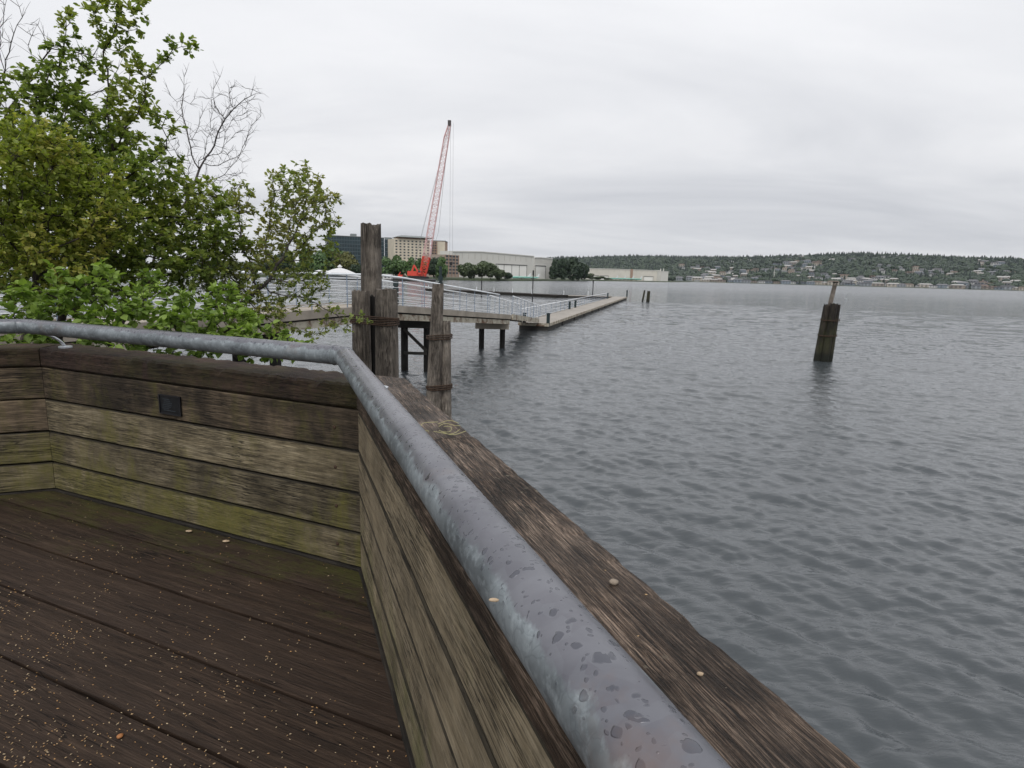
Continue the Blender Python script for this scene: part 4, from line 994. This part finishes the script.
# glass office
e, L, h_ = bldg('office_building', 327, 384, 235.5, 620, 640, 30, GLASS, 'dark blue glass office block behind the tallest grey pile', wpart='glass_wall')
for k in range(8):
    m = MB(); z = 8+k*(h_-8)/8; m.box(-.2, L+.2, -.25, -.02, z-.35, z+.35); m.build('floor_band', GLASSB, e)
for k in range(22):
    m = MB(); x = (k+.5)*L/22; m.box(x-.15, x+.15, -.4, -.26, 2, h_); m.build('mullion', GLASSB, e)
m = MB(); m.box(L*.42, L*.52, 4, 14, h_+.02, h_+3.2); m.build('penthouse', ROOFM, e); m = MB(); m.box(-.6, L+.6, -.6, 30.5, h_+.01, h_+.6); m.build('roof', ROOFM, e)
e, L, h_ = bldg('office_wing', 384.5, 394, 239.5, 640, 640, 24, GLASS, 'lower dark glass wing right of the tallest grey pile', wpart='glass_wall')
for k in range(7):
    m = MB(); z = 8+k*(h_-8)/7; m.box(-.2, L+.2, -.25, -.02, z-.3, z+.3); m.build('floor_band', GLASSB, e)
m = MB(); m.box(-.3, L*.55, 2, 12, h_+.02, h_+2.4); m.build('penthouse', ROOFM, e)
# tan building
def windows(e, L, z0, z1, cols, rows, wf_=.5, hf=.5, x0=0.):
    dx = (L-x0)/cols; dz = (z1-z0)/rows
    for i in range(cols):
        for j in range(rows):
            m = MB(); x = x0+(i+.5)*dx; z = z0+(j+.5)*dz; m.box(x-dx*wf_/2, x+dx*wf_/2, -.12, -.02, z-dz*hf/2, z+dz*hf/2); m.build('window', WIN, e)
e, L, h_ = bldg('tan_building', 394.3, 430, 238.3, 600, 615, 28, TAN, 'cream mid-rise with rows of small windows and overhanging roof behind the crane', wpart='wall')
windows(e, L, h_-20, h_-.8, 9, 7, .46, .48)
m = MB(); m.add([(2.5,-3,h_+1.6),(L+4,-3,h_+1.6),(L+4,24,h_+1.6),(2.5,24,h_+1.6),(8,4,h_+3.6),(L-8,4,h_+3.6),(L-8,18,h_+3.6),(8,18,h_+3.6)], [(0,3,2,1),(4,5,6,7),(0,1,5,4),(1,2,6,5),(2,3,7,6),(3,0,4,7)]); m.build('roof', ROOFM, e)
m = MB(); m.box(5, L-3, 2, 22, h_+.02, h_+1.59); m.build('attic', TAN2, e)
e, L, h_ = bldg('tan_wing', 431.5, 445, 241, 622, 622, 24, TAN2, 'pinkish lower wing of the cream mid-rise, right of the crane boom'); windows(e, L, h_-16, h_-.6, 5, 6, .6, .45)
m = MB(); m.box(L*.45, L+.1, -.9, -.15, 0, h_-.5); m.build('bay', TAN, e)
m = MB(); m.box(-.4, L+.4, -.4, 24.4, h_+.02, h_+.7); m.build('roof', ROOFM, e)
e, L, h_ = bldg('parking_garage', 445, 458.5, 254.5, 520, 535, 26, simple('garage_concrete', (.33,.27,.23), .9), 'open-sided parking garage left of the white hangar')
for k in range(6):
    m = MB(); z = 2+k*(h_-2)/6; m.box(.5, L-.5, -.12, -.02, z+.9, z+(h_-2)/6-.5); m.build('opening', WIN, e)
for k in range(5):
    m = MB(); x = k*L/4; m.box(x-.4, x+.4, -.5, -.13, 0, h_); m.build('column', bpy.data.materials['pink_stucco'], e)
# hangars
def hangar(px0, px1, yt, Y0, Y1, dp, rise, doors, label, tone=PALE):
    loc, rz, L, h_ = place(px0, px1, yt, Y0, Y1); e = empty('hangar', loc, rz, label, 'hangar')
    m = MB(); vs = [(0,0,-1),(L,0,-1),(L,0,h_),(L*.33,0,h_+rise),(0,0,h_)]; vs += [(x, dp, z) for x, y, z in vs]
    m.add(vs, [(0,1,2,3,4),(9,8,7,6,5),(0,5,6,1),(1,6,7,2),(4,9,5,0)]); m.build('wall', tone, e)
    m = MB(); vs = [(0,-.6,h_+.02),(L*.33,-.6,h_+rise+.02),(L+.3,-.6,h_+.02)]; vs += [(x, y, z+.9) for x, y, z in vs]; vs += [(x, dp, z) for x, y, z in vs]
    m.add(vs, [(0,1,4,3),(1,2,5,4),(3,4,10,9),(4,5,11,10),(2,8,11,5),(0,3,9,6)]); m.build('roof', PALE, e)
    for (a, b, zt) in doors:
        w_ = (b-a)*L
        m = MB(); m.box(a*L, b*L, -.5, -.03, 0, zt*h_); d_ = m.build('hangar_door', DOORM, e)
        m = MB(); m.box(a*L-.5, b*L+.5, -.9, -.52, zt*h_, zt*h_+.7); m.build('door_lintel', LINE, d_)
        n = max(1, int(w_/11))
        for k in range(n+1):
            m = MB(); x = a*L+w_*k/n; m.box(x-.14, x+.14, -.75, -.52, 0, zt*h_-.05); m.build('door_seam', LINE, d_)
    for k in range(14):
        m = MB(); x = (k+.5)*L/14; m.box(x-.12, x+.12, -.22, -.02, h_*.72, h_-.3) if doors and False else m.box(x-.1, x+.1, -.2, -.02, h_*.76, h_-.5); m.build('cladding_rib', simple('rib', (.42,.40,.36)) if k == 0 else bpy.data.materials['rib'], e)
    return e, L, h_
hangar(452.5, 534, 251.8, 560, 640, 18, 1.2, [(.50,.90,.58)], 'huge pale hangar behind the bushy trees with tall white doors')
hangar(534.6, 552.5, 258, 655, 680, 70, .3, [(.05,.60,.62)], 'lower pale hangar bay adjoining the huge hangar on its right')
e, L, h_ = hangar(583, 661, 268.6, 1010, 1050, 60, .4, [(.12,.20,.35),(.22,.32,.35),(.78,.90,.4)], 'long low pale hangar across the lake below the wooded hill', simple('long_hangar_wall', (.60,.57,.51), .85, 0, .08, .05))
m = MB(); m.box(L*.60, L*.63, -1.2, -.25, 0, h_+1.5); m.build('stair_tower', TAN2, e)
e, L, h_ = bldg('shed', 661.3, 668.5, 271.5, 1040, 1050, 40, PALE, 'short pale shed at the right end of the long hangar')
m = MB(); m.box(-.3, L+.3, -.4, 40.3, h_+.02, h_+.8); m.build('roof', PALE, e)
for k in (.2, .6):
    m = MB(); m.tube([(k*L, 5, h_+.82), (k*L, 5, h_+5)], .8, 8); m.build('vent_stack', PALE, e)
# airliners (unpainted green) on the apron
AG = simple('aircraft_primer_green', (.16,.42,.34), .5); AW = simple('aircraft_white', (.70,.73,.74), .4)
def aircraft(px, Y, rz, label, s_=1.):
    q = aty(px, 279, Y); e = empty('aircraft', (q[0], q[1], 1.3), rz, label, 'aircraft', 'green unpainted aircraft parked by the hangars'); e.scale = (s_, s_, s_)
    m = MB(); m.tube([(-19,0,4.2),(-15,0,3.6),(-8,0,3.3),(12,0,3.3),(16,0,3.0),(18.5,0,2.7)], [.3,1.2,1.95,1.95,1.5,.3], 12); m.build('fuselage', AG, e, smooth=True)
    m = MB()
    for s2_ in (-1, 1): m.add([(5,s2_*1.5,2.6),(-1,s2_*1.5,2.6),(-6,s2_*16,3.8),(-4,s2_*16,3.9),(5,s2_*1.5,3.0),(-1,s2_*1.5,3.0),(-6,s2_*16,4),(-4,s2_*16,4.1)], [(0,1,2,3),(7,6,5,4),(0,3,7,4),(1,5,6,2),(2,6,7,3)])
    m.build('wings', AW, e)
    m = MB(); m.add([(-12,-.15,5),(-18,-.15,5),(-20,-.1,11.5),(-17.5,-.1,11.5),(-12,.15,5),(-18,.15,5),(-20,.1,11.5),(-17.5,.1,11.5)], [(0,1,2,3),(7,6,5,4),(0,3,7,4),(1,5,6,2),(2,6,7,3)]); m.build('tail_fin', AW, e)
    m = MB()
    for x, y in ((14,0),(-1,2.5),(-1,-2.5)): m.tube([(x,y-.3,.6),(x,y+.3,.6)], .6, 10); m.tube([(x,y,.6),(x,y,2.4)], .12, 6)
    m.build('landing_gear', BLACKM, e)
aircraft(521, 500, 3.2, 'green unpainted aircraft parked before the huge hangar doors', .42)
aircraft(531, 540, 3.4, 'second green aircraft, right of the one at the huge hangar doors', .4)
for i, px in enumerate((612, 620, 628, 636)): aircraft(px, 985, 2.3, ['leftmost','second','third','rightmost'][i]+' aircraft in the row before the long low hangar', .62)
# far waterfront buildings
for px0, px1, yt, wm_, lab in ((690,718,280.6,WALLS[1],'long low cream building on the far waterfront'),(719,736,278.3,simple('pink_brick', (.33,.20,.17)),'pinkish brown three-storey building on the far waterfront'),(752,768,280.3,WALLS[3],'low tan roofed hall left of the far mast'),(776,791,280.,WALLS[1],'low cream hall right of the far mast'),(858,874,284.5,WALLS[2],'grey waterfront hall behind the lone pile cluster'),(905,925,284.2,WALLS[1],'cream waterfront hall in the right part of the far shore')):
    D = 1560; loc, rz, L, h_ = place(px0, px1, yt, D); e = empty('waterfront_hall', loc, rz, lab, 'building'); m = MB(); m.box(0, L, 0, 22, -1, h_*.72); m.build('wall', wm_, e)
    m = MB(); m.add([(-1,-1,h_*.72+.03),(L+1,-1,h_*.72+.03),(L+1,23,h_*.72+.03),(-1,23,h_*.72+.03),(1,11,h_),(L-1,11,h_)], [(0,1,5,4),(2,3,4,5),(1,2,5),(3,0,4),(3,2,1,0)]); m.build('roof', ROOFS[3], e)
    n = max(3, int(L/7))
    for k in range(n):
        m = MB(); x = (k+.5)*L/n; m.box(x-1.6, x+1.6, -.12, -.02, h_*.2, h_*.5); m.build('window', WIN, e)
q = aty(773.5, 282, 1560); zt_ = aty(773.5, 268, 1560)[2]; e = empty('mast', (q[0], q[1], 0), label='tall thin pale mast on the far waterfront', cat='mast'); m = MB(); m.tube([(0,0,0),(0,0,zt_)], [1.,.35], 6); m.build('pole', PALE, e); m = MB(); m.tube([(-4,0,zt_*.7),(4,0,zt_*.7)], .35, 6); m.build('crossbar', PALE, e)
# pavilion
PW = simple('pavilion_roof_white', (.62,.62,.63), .8); PG = simple('pavilion_grey', (.10,.11,.12), .8)
def pavilion(px, Y, wd, eave, peak, lab, cupola):
    q = aty(px, 275, Y); e = empty('pavilion', (q[0], q[1], 1.25), .2, lab, 'pavilion'); z0 = eave; a = wd/2
    m = MB(); m.add([(-a,-a,z0),(a,-a,z0),(a,a,z0),(-a,a,z0),(-a*.45,-a*.45,(z0+peak*.85)/2+.4),(a*.45,-a*.45,(z0+peak*.85)/2+.4),(a*.45,a*.45,(z0+peak*.85)/2+.4),(-a*.45,a*.45,(z0+peak*.85)/2+.4),(0,0,peak*.86)],
        [(0,1,5,4),(1,2,6,5),(2,3,7,6),(3,0,4,7),(4,5,8),(5,6,8),(6,7,8),(7,4,8),(3,2,1,0)]); rf = m.build('roof', PW, e)
    if cupola:
        m = MB(); m.box(-.8,.8,-.8,.8,peak*.78,peak*.92); m.add([(-1.2,-1.2,peak*.925),(1.2,-1.2,peak*.925),(1.2,1.2,peak*.925),(-1.2,1.2,peak*.925),(0,0,peak*1.15)], [(0,1,4),(1,2,4),(2,3,4),(3,0,4),(3,2,1,0)]); m.build('cupola', PW, rf)
    for i in range(4):
        for j in range(4):
            if 0 < i < 3 and 0 < j < 3: continue
            x = (-a+1)+(wd-2)*i/3; y_ = (-a+1)+(wd-2)*j/3
            m = MB(); m.box(x-.15, x+.15, y_-.15, y_+.15, -1.5, z0-.02); m.build('post', PG, e)
    m = MB(); m.box(-a+1.6, a-1.6, -a+2, a-2, -1.4, z0-.05); m.build('room', PG, e)
pavilion(340, 300, 14.2, 1.9, 5.2, 'white hip-roofed lakeside pavilion with a small cupola', True)
pavilion(322, 305, 6.5, 2.4, 3.4, 'small white-roofed shelter left of the cupola pavilion', False)
# white pontoon, workboat, barge and crane
def bargebox(px0, px1, Y, wd, z0, z1, mat, lab, name='pontoon_pier', cat='pier'):
    a = aty(px0, 279, Y); b = aty(px1, 279, Y); e = empty(name, (a[0], Y, 0), 0, lab, cat); L = b[0]-a[0]
    m = MB(); m.box(0, L, 0, wd, -.5, z0); m.build('hull', FLOATM, e); m = MB(); m.box(-.2, L+.2, -.2, wd+.2, z0+.01, z1); m.build('deck', mat, e); return e, L
bargebox(298, 381, 288, 6, .5, 1.1, simple('pier_deck_white', (.5,.52,.54)), 'long pale pier in front of the white pavilion')
e, L = bargebox(382, 391.5, 285, 5, .4, .8, BLACKM, 'white work barge cabin with dark windows right of the tall pile', 'work_boat', 'boat')
m = MB(); m.box(.2, L-.3, .4, 4.4, .82, 3.2); c_ = m.build('cabin', WALLS[0], e)
for k in (.25, .62):
    m = MB(); m.box(k*L, k*L+.8, .25, .38, 1.5, 2.5); m.build('window', WIN, c_)
RED = simple('crane_red', (.62,.06,.035), .5, 0, .15, .5); REDL = simple('lattice_pink_red', (.66,.42,.41), .6)
bargebox(392.5, 432, 296, 14, .8, 1.3, simple('barge_steel', (.10,.10,.10)), 'dark flat crane barge under the red crane', 'crane_barge', 'barge')
YC = 303.
def cp(px, py, dy=0): 
    q = aty(px, py, YC); return Vector((q[0], q[1]+dy, q[2]))
cb = cp(417, 279); cb.z = 1.31
cr = empty('crawler_crane', cb, label='red crawler crane with a very tall lattice boom on the barge', cat='crane')
T = lambda px, py, dy=0: cp(px, py, dy)-cb
m = MB()
for dy in (-2.4, 2.4): 
    x0_, x1_ = T(410,278).x, T(427,278).x
    m.tube([(x0_, dy-.5, .6), (x0_, dy+.5, .6)], .6, 12); m.tube([(x1_, dy-.5, .6), (x1_, dy+.5, .6)], .6, 12); m.box(x0_, x1_, dy-.45, dy+.45, .05, 1.15)
m.build('tracks', BLACKM, cr)
m = MB(); x0_, x1_ = T(408,278).x, T(417.5,278).x; m.box(x0_, x1_, -1.8, 1.8, 1.3, 3.6); m.build('engine_house', RED, cr)
m = MB(); m.box(x1_+.1, T(423,278).x, -1.6, 1.6, 1.3, 2.2); m.build('turntable', RED, cr)
m = MB(); a = T(418.5,278).x; m.box(a, a+1.6, -2.6, -1.65, 2.2, 4.2); cbn = m.build('cab', RED, cr); m = MB(); m.box(a+.2, a+1.4, -2.66, -2.62, 3., 4.); m.build('window', WIN, cbn)
m = MB()
for dy in (-1.1, 1.1): m.beam(T(414,265)+Vector((0,dy,0)), T(419,273.5)+Vector((0,dy,0)), .45, .45); m.beam(T(414,265)+Vector((0,dy,0)), T(411.5,273)+Vector((0,dy,0)), .4, .4)
m.build('gantry', RED, cr)
# lattice boom
def lattice(p, q, w0, w1, n, mat, name, ch=.16):
    m = MB(); ax_ = (q-p).normalized(); sx_ = ax_.cross(Vector((0,1,0))).normalized(); sy_ = Vector((0,1,0))
    cs_ = lambda i: [(p+(q-p)*(i/n))+sx_*a*(w0+(w1-w0)*i/n)/2+sy_*b*(w0+(w1-w0)*i/n)/2 for a, b in ((-1,-1),(1,-1),(1,1),(-1,1))]
    for i in range(n):
        A_, B_ = cs_(i), cs_(i+1)
        for k in range(4):
            m.tube([A_[k], B_[k]], ch, 4, caps=False); m.tube([A_[k], B_[(k+1) % 4]] if i % 2 else [A_[(k+1) % 4], B_[k]], ch*.6, 3, caps=False); m.tube([B_[k], B_[(k+1) % 4]], ch*.5, 3, caps=False)
    return m.build(name, mat, cr)
b0 = T(422.5, 277); b1 = T(426.5, 257); b2 = T(446.5, 138); b3 = T(450, 122.5)
lattice(b0, b1, 2.6, 3.3, 6, RED, 'boom_foot', .28); lattice(b1, b2, 3.3, 2.3, 29, REDL, 'boom', .15); lattice(b2, b3, 2.3, .9, 5, REDL, 'boom_tip', .15)
m = MB(); m.box(b3.x-1.0, b3.x+.5, -.7, .7, b3.z-1.6, b3.z+.9); m.build('boom_head', simple('dark_head', (.06,.05,.05)), cr)
m = MB()
for dy in (-.8, .8): m.tube([b3+Vector((0,dy,0)), T(414,265)+Vector((0,dy,0))], .05, 4)
m.build('pendant_cables', simple('cable_grey', (.2,.19,.19)), cr)
m = MB(); CG = bpy.data.materials['cable_grey']
for dx in (.3, 1.6): m.tube([b3+Vector((dx,0,0)), Vector((b3.x+dx, 0, T(452,262).z))], .045, 4)
m.tube([b3+Vector((-.5,0,-3)), T(438.5, 232)], .07, 4); m.tube([T(438.5,232), T(424,277)], .05, 4); m.build('hoist_cables', CG, cr)
m = MB(); k = Vector((b3.x+1., 0, T(452,262).z)); m.box(k.x-.6, k.x+.6, -.3, .3, k.z-1.6, k.z); m.build('hook_block', BLACKM, cr)
# red winch left of the crane
q = aty(401, 279, 300); e = empty('winch', (q[0], q[1], 1.31), 0, 'small red winch machine on the barge left of the crane', 'winch')
m = MB(); m.box(-1.3, .9, -1, 1, 0, 1.7); m.build('housing', RED, e); m = MB(); m.tube([(1.5,-1,1),(1.5,1,1)], .7, 12); m.build('drum', RUST, e); m = MB(); m.beam((-1,0,1.7), (-.2,0,3.0), .3, .3); m.build('arm', RED, e)
# ---------------------------------------------------------------- haze
HZ = True
if HZ:
    m = MB(); m.box(-4200, 4200, -400, 4300, -2.6, 190); hz_ = m.build('haze', []) if False else None
    me = bpy.data.meshes.new('haze'); me.from_pydata(m.v, [], m.f); t = NT('haze_air')
    pv = t.n('ShaderNodeVolumePrincipled'); pv.inputs['Color'].default_value = (.82,.89,1,1); pv.inputs['Density'].default_value = .00003; pv.inputs['Anisotropy'].default_value = .1
    t.l(pv.outputs[0], t.out.inputs['Volume']); me.materials.append(t.m); o = obj('haze', me); stuff(o, 'thin pale air haze over the lake and far hills', 'haze')
